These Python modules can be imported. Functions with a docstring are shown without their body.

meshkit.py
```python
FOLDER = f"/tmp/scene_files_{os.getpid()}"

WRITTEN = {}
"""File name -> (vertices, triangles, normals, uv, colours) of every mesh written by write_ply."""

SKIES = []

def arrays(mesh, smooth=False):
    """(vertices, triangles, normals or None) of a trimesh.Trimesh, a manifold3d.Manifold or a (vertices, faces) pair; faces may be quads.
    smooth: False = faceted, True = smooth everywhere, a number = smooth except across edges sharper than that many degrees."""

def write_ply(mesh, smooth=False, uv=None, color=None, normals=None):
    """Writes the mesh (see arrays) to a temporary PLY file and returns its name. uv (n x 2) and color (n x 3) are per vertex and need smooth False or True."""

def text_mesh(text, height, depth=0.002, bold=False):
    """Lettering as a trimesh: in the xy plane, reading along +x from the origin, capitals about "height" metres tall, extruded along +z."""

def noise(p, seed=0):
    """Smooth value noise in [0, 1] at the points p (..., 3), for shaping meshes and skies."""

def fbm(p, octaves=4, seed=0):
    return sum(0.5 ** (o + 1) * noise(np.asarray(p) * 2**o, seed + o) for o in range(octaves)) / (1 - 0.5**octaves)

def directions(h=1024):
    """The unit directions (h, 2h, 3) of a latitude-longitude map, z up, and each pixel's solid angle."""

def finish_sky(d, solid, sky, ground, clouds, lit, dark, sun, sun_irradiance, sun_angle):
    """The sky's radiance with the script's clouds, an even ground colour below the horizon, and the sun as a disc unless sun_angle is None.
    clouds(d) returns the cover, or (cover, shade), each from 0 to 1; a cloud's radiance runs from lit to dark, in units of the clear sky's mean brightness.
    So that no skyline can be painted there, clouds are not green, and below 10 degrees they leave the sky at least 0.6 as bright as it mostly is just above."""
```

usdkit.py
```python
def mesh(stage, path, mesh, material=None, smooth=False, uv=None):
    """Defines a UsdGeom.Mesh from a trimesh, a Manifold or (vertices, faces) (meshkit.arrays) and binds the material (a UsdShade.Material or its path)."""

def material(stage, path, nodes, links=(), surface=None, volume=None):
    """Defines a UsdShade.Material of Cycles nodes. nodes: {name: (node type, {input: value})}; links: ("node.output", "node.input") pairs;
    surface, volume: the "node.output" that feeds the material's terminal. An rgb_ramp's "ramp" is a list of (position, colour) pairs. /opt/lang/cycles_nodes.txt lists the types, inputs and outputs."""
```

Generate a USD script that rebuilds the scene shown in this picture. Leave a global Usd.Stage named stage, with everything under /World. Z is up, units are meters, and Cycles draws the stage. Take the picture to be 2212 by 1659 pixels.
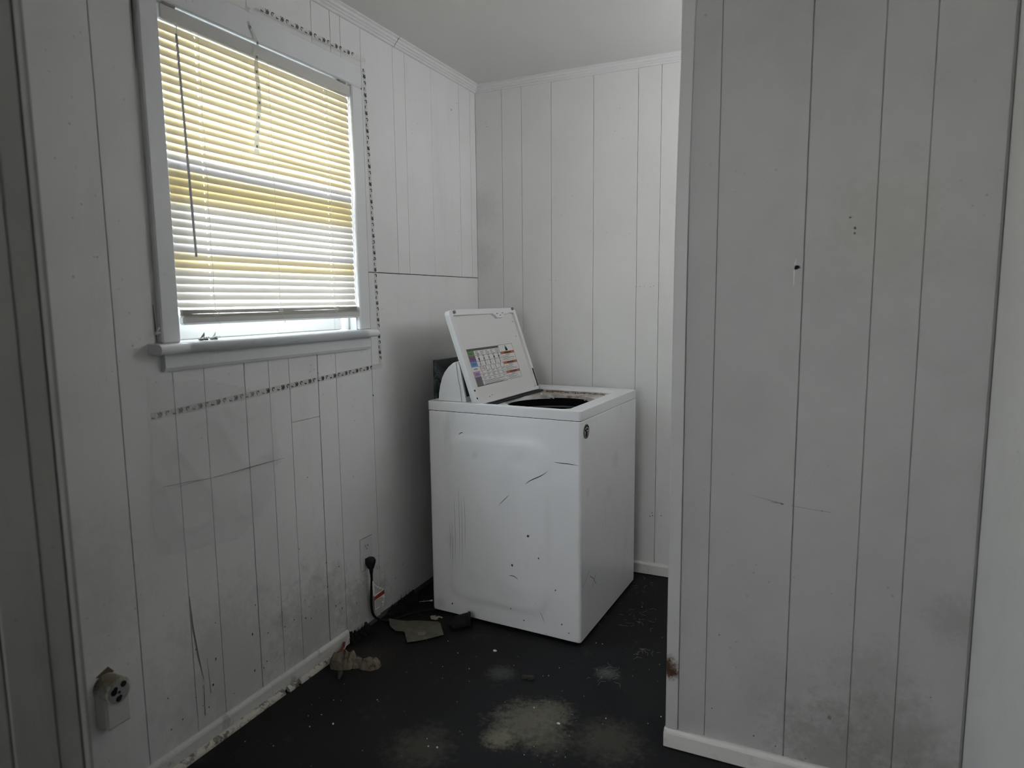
import math, random
import numpy as np, trimesh, usdkit, meshkit
import manifold3d as m3
from shapely.geometry import Polygon, box as sbox, Point
from pxr import Usd, UsdGeom, UsdLux, UsdShade, Gf, Sdf

stage = Usd.Stage.CreateInMemory()
UsdGeom.SetStageUpAxis(stage, UsdGeom.Tokens.z)
UsdGeom.SetStageMetersPerUnit(stage, 1.0)
W = UsdGeom.Xform.Define(stage, '/World')
rng = random.Random(7)
nrg = np.random.default_rng(7)

# ------------------------------------------------------------------ camera, sky, light, exposure
FPX = 1455.45
YAW, PITCH, ROLL = 0.4382, -0.1237, -0.0107
CAM = np.array([1.7053, -3.2236, 1.3724])
_f = np.array([-math.sin(YAW)*math.cos(PITCH), math.cos(YAW)*math.cos(PITCH), math.sin(PITCH)])
_r = np.array([math.cos(YAW), math.sin(YAW), 0.0])
_u = np.cross(_r, _f)
_r, _u = math.cos(ROLL)*_r + math.sin(ROLL)*_u, -math.sin(ROLL)*_r + math.cos(ROLL)*_u
cam = UsdGeom.Camera.Define(stage, '/World/camera')
cam.CreateHorizontalApertureAttr(36.0)
cam.CreateVerticalApertureAttr(27.0)
cam.CreateFocalLengthAttr(36.0*FPX/2212)
cam.CreateClippingRangeAttr(Gf.Vec2f(0.05, 200))
cam.CreateFStopAttr(2.6)
cam.CreateFocusDistanceAttr(2.9)
cam.CreateExposureAttr(0.0)
M = Gf.Matrix4d(*_r, 0, *_u, 0, *(-_f), 0, *CAM, 1)
cam.AddTransformOp().Set(M)

sky = UsdLux.DomeLight.Define(stage, '/World/sky')
sky.CreateColorAttr(Gf.Vec3f(0.96, 0.97, 1.0))
sky.CreateIntensityAttr(1.9)

def rect_light(name, pos, target, w, h, intensity, color):
    l = UsdLux.RectLight.Define(stage, '/World/'+name)
    l.CreateWidthAttr(w); l.CreateHeightAttr(h)
    l.CreateIntensityAttr(intensity); l.CreateColorAttr(Gf.Vec3f(*color))
    m = Gf.Matrix4d().SetLookAt(Gf.Vec3d(*pos), Gf.Vec3d(*target), Gf.Vec3d(0, 0, 1)).GetInverse()
    l.AddTransformOp().Set(m)
    return l
# bright sky right outside the blinded window; the two added windows are lit by the sky itself
DAY = 20.0
rect_light('window_daylight', (-0.62, -1.45, 1.95), (1.0, -1.45, 1.55), 1.9, 1.7, DAY, (0.74, 0.85, 1.0))

# ------------------------------------------------------------------ helpers
used = {}
def unique(path):
    n = used.get(path, 0); used[path] = n + 1
    return path if n == 0 else '%s_%03d' % (path, n)
def ppath(parent):
    return '/World' if parent is None else str(parent.GetPath())
def obj(name, mesh, mat, parent=None, smooth=False, label=None, kind=None, cat=None, group=None):
    p = usdkit.mesh(stage, unique(ppath(parent)+'/'+name), mesh, mat, smooth=smooth).GetPrim()
    return tag(p, label, cat, group, kind)
def tag(p, label=None, cat=None, group=None, kind=None):
    for k, v in (('label', label), ('category', cat), ('group', group), ('kind', kind)):
        if v: p.SetCustomDataByKey(k, v)
    return p
def thing(name, label=None, cat=None, loc=(0, 0, 0), rotz=0.0, group=None, kind=None, parent=None):
    x = UsdGeom.Xform.Define(stage, unique(ppath(parent)+'/'+name))
    if any(loc): x.AddTranslateOp().Set(Gf.Vec3d(*map(float, loc)))
    if rotz: x.AddRotateZOp().Set(math.degrees(rotz))
    return tag(x.GetPrim(), label, cat, group, kind)
cat = trimesh.util.concatenate

def box(x0, x1, y0, y1, z0, z1, b=0.0):
    if b <= 0:
        m = trimesh.creation.box([x1-x0, y1-y0, z1-z0]); m.apply_translation([(x0+x1)/2, (y0+y1)/2, (z0+z1)/2]); return m
    b = min(b, (x1-x0)/2.01, (y1-y0)/2.01, (z1-z0)/2.01)
    P = []
    for sx, X in ((1, x0), (-1, x1)):
        for sy, Y in ((1, y0), (-1, y1)):
            for sz, Z in ((1, z0), (-1, z1)):
                P += [(X, Y+sy*b, Z+sz*b), (X+sx*b, Y, Z+sz*b), (X+sx*b, Y+sy*b, Z)]
    return trimesh.convex.convex_hull(np.array(P))
def extrude(poly, h):
    return trimesh.creation.extrude_polygon(poly, h, engine='earcut')
AX = {'x': np.array([[0, 0, 1, 0], [1, 0, 0, 0], [0, 1, 0, 0], [0, 0, 0, 1.]]),   # (u,v,w)->(w,u,v): polygon in (y,z), runs along x
      'y': np.array([[1, 0, 0, 0], [0, 0, 1, 0], [0, 1, 0, 0], [0, 0, 0, 1.]]),   # polygon in (x,z), runs along y
      'z': np.eye(4)}
def prism(pts, axis, lo, hi):
    m = extrude(Polygon(pts) if not isinstance(pts, Polygon) else pts, hi-lo)
    m.apply_translation([0, 0, lo]); m.apply_transform(AX[axis])
    if np.linalg.det(AX[axis][:3, :3]) < 0: m.invert()
    return m
def tube(pts, rad, sides=8, cap=True):
    p = np.asarray(pts, float); n = len(p)
    rad = np.broadcast_to(np.asarray(rad, float), (n,))
    t = np.gradient(p, axis=0); t /= np.linalg.norm(t, axis=1, keepdims=True)+1e-12
    ref = np.array([0, 0, 1.0]) if abs(t[0][2]) < 0.9 else np.array([1.0, 0, 0])
    V = []; a = np.cross(t[0], ref); a /= np.linalg.norm(a)
    for i in range(n):
        a = a - t[i]*(a@t[i]); a /= np.linalg.norm(a)+1e-12; b = np.cross(t[i], a)
        for k in range(sides):
            c = 2*math.pi*k/sides; V.append(p[i]+rad[i]*(math.cos(c)*a+math.sin(c)*b))
    F = []
    for i in range(n-1):
        for k in range(sides):
            q = [i*sides+k, i*sides+(k+1) % sides, (i+1)*sides+(k+1) % sides, (i+1)*sides+k]
            F += [[q[0], q[1], q[2]], [q[0], q[2], q[3]]]
    if cap:
        V += [p[0], p[-1]]
        for k in range(sides):
            F += [[n*sides, (k+1) % sides, k], [n*sides+1, (n-1)*sides+k, (n-1)*sides+(k+1) % sides]]
    return trimesh.Trimesh(np.array(V), np.array(F), process=False)
def curve(pts, n=24):
    from scipy.interpolate import CubicSpline
    p = np.asarray(pts, float); t = np.r_[0, np.cumsum(np.linalg.norm(np.diff(p, axis=0), axis=1))]
    return CubicSpline(t, p)(np.linspace(0, t[-1], n))
def lathe(profile, sides=32):
    return trimesh.creation.revolve(np.asarray(profile, float), sections=sides)
def rrect(x0, y0, x1, y1, r, seg=5):
    P = []
    for cx, cy, a0 in ((x1-r, y1-r, 0), (x0+r, y1-r, 90), (x0+r, y0+r, 180), (x1-r, y0+r, 270)):
        for k in range(seg+1):
            a = math.radians(a0+90*k/seg); P.append((cx+r*math.cos(a), cy+r*math.sin(a)))
    return P
def grid(nu, nv, fn):
    V = np.array([fn(i/(nu-1), j/(nv-1)) for j in range(nv) for i in range(nu)], float)
    F = []
    for j in range(nv-1):
        for i in range(nu-1):
            q = j*nu+i; F += [[q, q+1, q+nu+1], [q, q+nu+1, q+nu]]
    return trimesh.Trimesh(V, np.array(F), process=False)
def ribbon(pts, widths, nrm, lift=0.0004):
    """A thin flat mark along a polyline on a surface with normal nrm."""
    p = np.asarray(pts, float); n = np.asarray(nrm, float)
    w = np.broadcast_to(np.asarray(widths, float), (len(p),))
    t = np.gradient(p, axis=0); s = np.cross(n, t); s /= np.linalg.norm(s, axis=1, keepdims=True)+1e-12
    V = np.vstack([p+s*w[:, None]/2+n*lift, p-s*w[:, None]/2+n*lift]); k = len(p); F = []
    for i in range(k-1): F += [[i, i+1, k+i+1], [i, k+i+1, k+i]]
    m = trimesh.Trimesh(V, np.array(F), process=False)
    if m.face_normals[0] @ n < 0: m.invert()
    return m

# ------------------------------------------------------------------ materials
def L(name): return '/World/Looks/'+name
def plain(name, col, rough=0.5, **kw):
    return usdkit.material(stage, L(name), {'p': ('principled_bsdf', {'base_color': col, 'roughness': rough, **kw})}, [], surface='p.BSDF')
def paint(name, col, rough=0.55, blotch=0.06, speck=0.35, speck_scale=30.0, speck_size=0.07, dirt=(0.2, 0.19, 0.17), stain=0.0, stain_scale=2.0, stain_lo=0.55, stain_hi=0.75,
          stain_col=None, spots=(), streak=False, bump=0.02, spec=0.5):
    """Old paint: tone blotches, dark specks, stains of their own shape. spots: (x,y,z,radius,amount)."""
    N = {'g': ('geometry', {}),
         'n1': ('noise_texture', {'scale': 1.7, 'detail': 4.0, 'roughness': 0.6}),
         'r1': ('map_range', {'from_min': 0.3, 'from_max': 0.7, 'to_min': 1-blotch, 'to_max': 1+blotch}),
         'c0': ('vector_math', {'math_type': 'scale', 'vector1': col}),
         'vo': ('voronoi_texture', {'scale': speck_scale}),
         'ns': ('noise_texture', {'scale': 90.0, 'detail': 1.0}),
         'lt': ('math', {'math_type': 'multiply_add', 'value2': 0.12, 'value3': 0.0}),
         'ad': ('math', {'math_type': 'add'}),
         'vs': ('map_range', {'from_min': speck_size+0.06, 'from_max': speck_size+0.10, 'to_min': speck, 'to_max': 0.0, 'clamp': True}),
         'nm': ('noise_texture', {'scale': 3.1, 'detail': 3.0}),
         'nmr': ('map_range', {'from_min': 0.5, 'from_max': 0.66, 'to_min': 0.0, 'to_max': 1.0, 'clamp': True}),
         'sm': ('math', {'math_type': 'multiply'}),
         'mx': ('mix', {'color2': dirt}),
         'p': ('principled_bsdf', {'roughness': rough, 'specular_ior_level': spec}),
         'nb': ('noise_texture', {'scale': 260.0, 'detail': 3.0}),
         'b': ('bump', {'strength': bump*10, 'distance': 0.002})}
    K = [('g.position', 'n1.vector'), ('n1.fac', 'r1.value'), ('r1.result', 'c0.scale'), ('g.position', 'vo.vector'),
         ('g.position', 'ns.vector'), ('ns.fac', 'lt.value1'), ('vo.distance', 'ad.value1'), ('lt.value', 'ad.value2'), ('ad.value', 'vs.value'),
         ('g.position', 'nm.vector'), ('nm.fac', 'nmr.value'), ('vs.result', 'sm.value1'), ('nmr.result', 'sm.value2'),
         ('c0.vector', 'mx.color1'), ('sm.value', 'mx.fac'), ('g.position', 'nb.vector'), ('nb.fac', 'b.height'), ('b.normal', 'p.normal')]
    last = 'mx.color'
    if stain:
        N['mp'] = ('mapping', {'scale': (1, 1, 0.16) if streak else (1, 1, 1)})
        N['st'] = ('noise_texture', {'scale': stain_scale, 'detail': 6.0, 'roughness': 0.68})
        N['sr'] = ('map_range', {'from_min': stain_lo, 'from_max': stain_hi, 'to_min': 0.0, 'to_max': stain, 'clamp': True})
        N['mx2'] = ('mix', {'color2': stain_col or dirt})
        K += [('g.position', 'mp.vector'), ('mp.vector', 'st.vector'), ('st.fac', 'sr.value'), ('sr.result', 'mx2.fac'), (last, 'mx2.color1')]
        last = 'mx2.color'
    for i, (x, y, z, r, amt, c) in enumerate(spots):
        q = 'q%d' % i
        N[q+'d'] = ('vector_math', {'math_type': 'distance', 'vector2': (x, y, z)})
        N[q+'n'] = ('noise_texture', {'scale': 4.2/r, 'detail': 9.0, 'roughness': 0.8})
        N[q+'m'] = ('math', {'math_type': 'multiply_add', 'value2': 3.0*r, 'value3': -1.5*r})
        N[q+'a'] = ('math', {'math_type': 'add'})
        N[q+'r'] = ('map_range', {'from_min': r*0.35, 'from_max': r*1.05, 'to_min': amt, 'to_max': 0.0, 'clamp': True})
        N[q+'x'] = ('mix', {'color2': c})
        K += [('g.position', q+'d.vector1'), ('g.position', q+'n.vector'), (q+'n.fac', q+'m.value1'), (q+'d.value', q+'a.value1'), (q+'m.value', q+'a.value2'),
              (q+'a.value', q+'r.value'), (q+'r.result', q+'x.fac'), (last, q+'x.color1')]
        last = q+'x.color'
    K.append((last, 'p.base_color'))
    return usdkit.material(stage, L(name), N, K, surface='p.BSDF')

PW_Y = -1.2722
GR = (0.16, 0.15, 0.13)
M_left = paint('paint_left_wall', (0.74, 0.74, 0.725), spots=[(0, -2.24, 0.62, 0.25, 0.25, (0.42, 0.40, 0.33)), (0, -1.35, 0.16, 0.25, 0.35, GR), (0, -1.05, 0.10, 0.18, 0.4, GR), (0, -1.75, 0.2, 0.3, 0.2, GR)],
               stain=0.16, stain_scale=5.0, stain_lo=0.56, stain_hi=0.78, streak=True, speck=0.5)
M_back = paint('paint_back_wall', (0.735, 0.735, 0.715), blotch=0.035, speck=0.3, spots=[(0.02, 0, 1.85, 0.12, 0.3, (0.5, 0.49, 0.46)), (0.03, 0, 1.6, 0.1, 0.3, (0.5, 0.49, 0.46))])
M_part = paint('paint_partition_dimmed', (0.455, 0.452, 0.44), blotch=0.07, speck=0.45, spots=[(1.83, PW_Y, 1.56, 0.16, 0.4, (0.40, 0.38, 0.30)), (1.76, PW_Y, 0.10, 0.17, 0.42, GR), (1.62, PW_Y, 0.28, 0.12, 0.15, GR),  # base grey lowered to paint in the partition's dimmer light; spots are stains
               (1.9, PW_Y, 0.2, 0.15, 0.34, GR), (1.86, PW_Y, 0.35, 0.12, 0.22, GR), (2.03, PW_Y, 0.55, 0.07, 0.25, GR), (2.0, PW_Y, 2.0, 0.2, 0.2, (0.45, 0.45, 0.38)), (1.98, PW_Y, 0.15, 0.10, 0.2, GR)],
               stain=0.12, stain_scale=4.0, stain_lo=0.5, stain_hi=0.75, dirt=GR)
M_trim = paint('paint_trim', (0.74, 0.74, 0.725), rough=0.4, speck=0.4, blotch=0.04)
M_base = paint('paint_baseboard', (0.72, 0.71, 0.68), rough=0.45, speck=0.9, speck_scale=60.0, speck_size=0.05, stain=0.4, stain_scale=18.0, stain_lo=0.57, stain_hi=0.68, dirt=(0.1, 0.085, 0.07))
M_base2 = paint('paint_baseboard_clean', (0.72, 0.70, 0.665), rough=0.45, speck=0.8, speck_scale=60.0, speck_size=0.02, stain=0.2, stain_scale=14.0, stain_lo=0.58, stain_hi=0.7, dirt=(0.12, 0.1, 0.085))
M_shoe = paint('paint_shoe_moulding', (0.66, 0.62, 0.54), rough=0.5, speck=0.95, speck_scale=60.0, speck_size=0.14, stain=0.85, stain_scale=26.0, stain_lo=0.5, stain_hi=0.58, dirt=(0.09, 0.07, 0.05))
M_ceil = paint('paint_ceiling', (0.72, 0.72, 0.70), blotch=0.025, speck=0.1)
M_jamb = paint('paint_jamb_dimmed', (0.275, 0.267, 0.255), blotch=0.16, speck=0.5, stain=0.5, stain_scale=5.0, stain_lo=0.48, stain_hi=0.72, streak=True, dirt=(0.1, 0.095, 0.08))  # dirty grey, lowered further to hold the jamb in shade
M_win = paint('paint_window', (0.74, 0.745, 0.75), rough=0.4, speck=0.6, speck_scale=45.0, blotch=0.04)
M_gap = plain('groove_dark', (0.13, 0.125, 0.115), 0.9)
M_gapl = plain('groove_grey', (0.40, 0.395, 0.38), 0.9)
M_black = plain('black_rubber', (0.006, 0.006, 0.0065), 0.55, specular_ior_level=0.3)
M_void = plain('void_black', (0.004, 0.004, 0.004), 0.9)
M_print = plain('black_print', (0.045, 0.045, 0.05), 0.6)
M_smear = plain('grey_smear', (0.22, 0.21, 0.19), 0.7)
M_rust = plain('bare_wood', (0.12, 0.085, 0.05), 0.8)
TAN = (0.16, 0.15, 0.115); TAN2 = (0.22, 0.2, 0.145); BLK = (0.006, 0.006, 0.007)
M_floor = paint('floor_paint', (0.0105, 0.0105, 0.0112), rough=0.7, spec=0.25, blotch=0.22, speck=0.75, speck_scale=20.0, speck_size=-0.035, dirt=(0.36, 0.35, 0.33), stain=0.35, stain_scale=7.0, stain_lo=0.6, stain_hi=0.74,
                stain_col=(0.085, 0.082, 0.075), bump=0.06,
                spots=[(0.86, -1.35, 0, 0.13, 0.75, TAN), (0.92, -1.27, 0, 0.09, 0.6, TAN), (0.82, -1.46, 0, 0.06, 0.7, TAN2), (0.96, -1.40, 0, 0.09, 0.4, TAN), (1.14, -1.33, 0, 0.13, 0.3, TAN),
                       (0.66, -1.12, 0, 0.06, 0.4, (0.12, 0.12, 0.115)), (1.02, -0.96, 0, 0.05, 0.6, (0.13, 0.13, 0.125)), (1.08, -1.13, 0, 0.1, 0.8, BLK), (1.27, -1.21, 0, 0.1, 0.8, BLK), (0.62, -1.6, 0, 0.12, 0.25, TAN),
                       (0.14, -1.22, 0, 0.12, 0.4, (0.06, 0.045, 0.03))])
# appliance enamel
def enamel(name, spots):
    return paint(name, (0.80, 0.80, 0.805), rough=0.28, blotch=0.03, speck=0.75, speck_scale=42.0, speck_size=0.03, stain=0.22, stain_scale=9.0, stain_lo=0.58, stain_hi=0.75, streak=True, bump=0.0, spots=spots, dirt=(0.2, 0.19, 0.18))
M_lid = plain('lid_enamel', (0.66, 0.66, 0.635), 0.35)
M_plate = plain('plate_enamel', (0.72, 0.72, 0.725), 0.25)
M_console = plain('console_plastic', (0.70, 0.70, 0.70), 0.35)
M_panel = plain('console_panel', (0.035, 0.036, 0.04), 0.35)
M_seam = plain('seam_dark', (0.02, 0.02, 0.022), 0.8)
M_tub = plain('tub_dark', (0.003, 0.003, 0.0035), 0.6, specular_ior_level=0.06)
M_tubring = plain('tub_ring', (0.045, 0.045, 0.047), 0.5)

# ------------------------------------------------------------------ room shell
H = 2.4685; HC = 2.4327; PX0 = 1.3069; PX1 = 2.0695; YJ = -2.476; XJ = 0.45
fl = thing('floor', kind='structure')
tag(fl, 'charcoal painted floor with a tan worn patch and white specks')
obj('floor_slab', box(-0.15, 3.4, -5.5, 0.12, -0.12, 0.0), M_floor, fl)
obj('ceiling', box(-0.15, 3.4, -5.5, 0.12, H, H+0.1), M_ceil, None, kind='structure', label='plain off-white painted ceiling over the alcove')

def planks_x(wall, mat, rects, thick=0.009, gap=0.0018, ch=0.0009):
    """planks on the plane x=0 facing +x. rects: (y0,y1,z0,z1[,gap0])"""
    for r in rects:
        g0 = r[4] if len(r) > 4 else gap; g1 = r[5] if len(r) > 5 else gap
        obj('plank', box(-thick, 0, r[0]+g0/2, r[1]-g1/2, r[2], r[3], ch), mat, wall)
def planks_y(wall, mat, yface, rects, thick=0.009, gap=0.0018, ch=0.0009):
    for r in rects:
        g0 = r[4] if len(r) > 4 else gap; g1 = r[5] if len(r) > 5 else gap
        obj('plank', box(r[0]+g0/2, r[1]-g1/2, yface, yface+thick, r[2], r[3], ch), mat, wall)

# window opening in the left wall
WY0, WY1, WZ0, WZ1 = -1.868, -1.040, 1.235, 2.196
wl = thing('wall_left', kind='structure'); tag(wl, 'white painted grooved panelling wall with the window')
back = Polygon([(-2.62, 0), (0.1, 0), (0.1, H), (-2.62, H)]).difference(sbox(WY0-0.008, WZ0-0.02, WY1+0.008, WZ1+0.008))
obj('backing', prism(back, 'x', -0.11, -0.009), M_gap, wl)
s, mdm, w_ = 0.0016, 0.0026, 0.0036
R = [(YJ, -2.0535, 0.0, H, s, mdm), (-2.0535, -1.889, 0.0, H, mdm, s)]
for y0, y1, g0, g1 in ((-1.889, -1.782, s, s), (-1.782, -1.626, s, mdm), (-1.626, -1.521, mdm, s), (-1.521, -1.426, s, s)):
    R.append((y0, y1, 0.0, 1.255, g0, g1))
R += [(-1.426, -1.279, 0.0, 0.9495, s, w_), (-1.426, -1.279, 0.951, 1.255, s, w_), (-1.279, -1.177, 0.0, 1.255, w_, s), (-1.177, -0.951, 0.025, 1.255, s, 0.002)]
for y0, y1, g0, g1 in ((-1.889, -1.53, s, s), (-1.53, -1.23, s, s), (-1.23, -1.1295, s, 0.0024), (-1.1295, -1.072, 0.0024, 0.002), (-1.072, -0.951, 0.002, s)):
    R.append((y0, y1, 2.20, H, g0, g1))
R += [(-0.951, -0.735, 1.4938, H, s, 0.0018), (-0.735, -0.646, 1.4938, H, 0.0018, 0.0016), (-0.646, -0.433, 1.4938, H, 0.0016, 0.001), (-0.433, -0.172, 1.4938, H, 0.001, 0.0024), (-0.172, -0.0585, 1.4938, H, 0.0024, 0.0026), (-0.0585, 0.0, 1.4938, H, 0.0026, 0)]
R += [(-0.951, 0.0, 0.03, 1.4905, 0.002, 0)]
planks_x(wl, M_left, R)
obj('plank', box(-0.009, 0, -0.978, -0.951, 1.2, 2.21, 0.0008), M_left, wl)

wb = thing('wall_back', kind='structure'); tag(wb, 'white grooved panelling wall at the end of the alcove')
obj('backing', box(-0.009, 2.2, 0.009, 0.1, 0, H), M_gapl, wb)
gx = [0.0, 0.1526, 0.2627, 0.4235, 0.643, 0.8605, 0.9688, 1.17, 1.38, 1.60, 1.81, 2.12]
planks_y(wb, M_back, 0.0, [(gx[i], gx[i+1], 0.02, H) for i in range(len(gx)-1)], gap=0.0017, ch=0.0006)

wp = thing('wall_partition', kind='structure'); tag(wp, 'stub partition wall of grey-white grooved panelling on the right, its paint darkened for dimmer light')
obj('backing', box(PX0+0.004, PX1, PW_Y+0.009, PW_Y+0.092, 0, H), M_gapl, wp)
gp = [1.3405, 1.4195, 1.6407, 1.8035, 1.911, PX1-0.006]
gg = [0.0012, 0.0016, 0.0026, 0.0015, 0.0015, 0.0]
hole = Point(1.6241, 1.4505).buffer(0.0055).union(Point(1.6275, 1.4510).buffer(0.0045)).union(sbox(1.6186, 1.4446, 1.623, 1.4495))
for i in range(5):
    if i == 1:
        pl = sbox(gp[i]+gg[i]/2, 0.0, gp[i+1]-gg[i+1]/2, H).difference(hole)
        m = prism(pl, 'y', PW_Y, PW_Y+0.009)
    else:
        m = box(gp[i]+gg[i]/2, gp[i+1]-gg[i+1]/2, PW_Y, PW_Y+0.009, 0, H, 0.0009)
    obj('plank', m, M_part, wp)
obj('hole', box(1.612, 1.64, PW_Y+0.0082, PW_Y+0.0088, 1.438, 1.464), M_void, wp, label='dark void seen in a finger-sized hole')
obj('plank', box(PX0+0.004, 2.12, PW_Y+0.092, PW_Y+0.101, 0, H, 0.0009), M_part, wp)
# corner board on the free end of the partition, slightly bowed near the top
def bow(z): return 0.0125*max(0.0, (z-1.45)/0.72)**1.6
zs = np.linspace(0.062, H, 24)
V = []
prof = [(PX0-0.0035, PW_Y+0.103), (PX0-0.0035, PW_Y-0.0035), (PX0-0.002, PW_Y-0.0055), (PX0+0.001, PW_Y-0.0062), (1.3385, PW_Y-0.0062), (1.340, PW_Y-0.005), (1.340, PW_Y+0.0005), (PX0+0.004, PW_Y+0.0005), (PX0+0.004, PW_Y+0.103)]
for z in zs: V += [(x+bow(z)*(1.0 if i < 4 else 0.75 if i < 7 else 0), y, z) for i, (x, y) in enumerate(prof)]
k = len(prof); Fc = []
for j in range(len(zs)-1):
    for i in range(k):
        q = [j*k+i, j*k+(i+1) % k, (j+1)*k+(i+1) % k, (j+1)*k+i]; Fc += [[q[0], q[1], q[2]], [q[0], q[2], q[3]]]
Fc += [[0, i+1, i] for i in range(1, k-1)]; Fc += [[(len(zs)-1)*k, (len(zs)-1)*k+i, (len(zs)-1)*k+i+1] for i in range(1, k-1)]
mb = trimesh.Trimesh(np.array(V), np.array(Fc)); mb.fix_normals()
M_corner = paint('paint_corner_board', (0.54, 0.54, 0.525), rough=0.4, speck=0.5, speck_scale=40, blotch=0.05, spots=[(PX0-0.003, PW_Y-0.006, 0.262, 0.04, 1.0, (0.075, 0.035, 0.012)), (PX0+0.014, PW_Y-0.006, 0.243, 0.026, 1.0, (0.06, 0.03, 0.012))])
tr = obj('trim_1', mb, M_corner, None, smooth=30, kind='structure', label='white corner board on the free edge of the partition, chipped to brown wood low down')

wr = thing('wall_right', kind='structure'); tag(wr, 'white wall surface at the right edge beyond the dark crack')
obj('backing', box(PX1+0.004, PX1+0.11, -2.62, PW_Y+0.1, 0, H), M_gapl, wr)
M_right = paint('paint_right_wall', (0.83, 0.83, 0.82), speck=0.6, blotch=0.05, stain=0.1, stain_scale=3)
obj('plank', box(PX1-0.001, PX1+0.0039, -2.476, PW_Y-0.007, 0, H, 0.001), M_right, wr)
ww = thing('wall_alcove_end', kind='structure'); tag(ww, 'end wall of the alcove hidden behind the partition, with an added window')
obj('panel', prism(sbox(-1.18, 0, 0.0, H).difference(sbox(-1.06, 1.60, -0.12, 2.34)), 'x', 2.12, 2.20), M_back, ww)
w3 = thing('added_window_3', kind='structure'); tag(w3, 'plain unseen window added at the hidden end of the alcove for more daylight')  # unseen window, added so more sky light reaches the alcove
for a in ((-1.06, -1.03, 1.60, 2.34), (-0.15, -0.12, 1.60, 2.34), (-1.03, -0.15, 1.60, 1.63), (-1.03, -0.15, 2.31, 2.34)):
    obj('frame', box(2.14, 2.18, a[0], a[1], a[2], a[3], 0.004), M_win, w3)

# crown: a small ridged moulding
def crown(p):
    d = 0.0352
    P = [(0, HC), (0.007, HC), (0.010, HC+0.003), (0.010, HC+0.008), (0.016, HC+0.011), (0.018, HC+0.016), (0.024, HC+0.019), (0.027, HC+0.027), (d, HC+0.031), (d, H), (0, H)]
    return P
cl = prism(crown(0), 'y', -1.0, 1.0)
def crown_left(y0, y1):
    return prism(crown(0), 'y', y0, y1)
def crown_y(x0, x1, yf, sgn=-1):
    return prism([(yf+sgn*a, b) for a, b in crown(0)], 'x', x0, x1)
tl = thing('trim_2', kind='structure'); tag(tl, 'ridged white crown moulding along the window wall')
obj('moulding', crown_left(YJ, -0.7305), M_trim, tl); obj('moulding', crown_left(-0.7268, 0.0), M_trim, tl)
obj('joint', prism([(0.0, HC+0.001), (0.006, HC+0.001), (0.008, HC+0.010), (0.028, HC+0.028), (0.033, H), (0.0, H)], 'y', -0.7312, -0.726), M_gap, tl, label='open dark joint')
obj('trim_3', crown_y(0.0, 2.12, 0.0), M_trim, None, kind='structure', label='ridged white crown moulding along the end wall')

# baseboards
HB = 0.0619
def base_prof(t=0.013, h=HB):
    return [(0, 0.004), (t, 0.004), (t, h-0.012), (t-0.002, h-0.006), (t-0.005, h-0.002), (t-0.009, h), (0, h)]
bl = thing('baseboard_left', kind='structure'); tag(bl, 'stained white baseboard under the window, its end broken off')
obj('board', prism(base_prof(), 'y', -2.47, -1.598), M_base, bl); obj('board', prism(base_prof(), 'y', -1.5972, -1.452), M_base, bl)
obj('board', prism(base_prof(0.012, HB-0.001), 'y', -1.451, -1.178), M_base, bl, label='peeling end of the board')
def shoe(y0, y1, dz=0.0, dx=0.0):
    c = [(0.013, 0.0)]+[(0.013+0.016*math.cos(a), 0.018*math.sin(a)) for a in np.linspace(0, math.pi/2, 7)]
    m = prism(c, 'y', y0, y1); m.apply_translation([dx, 0, dz]); return m
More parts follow.
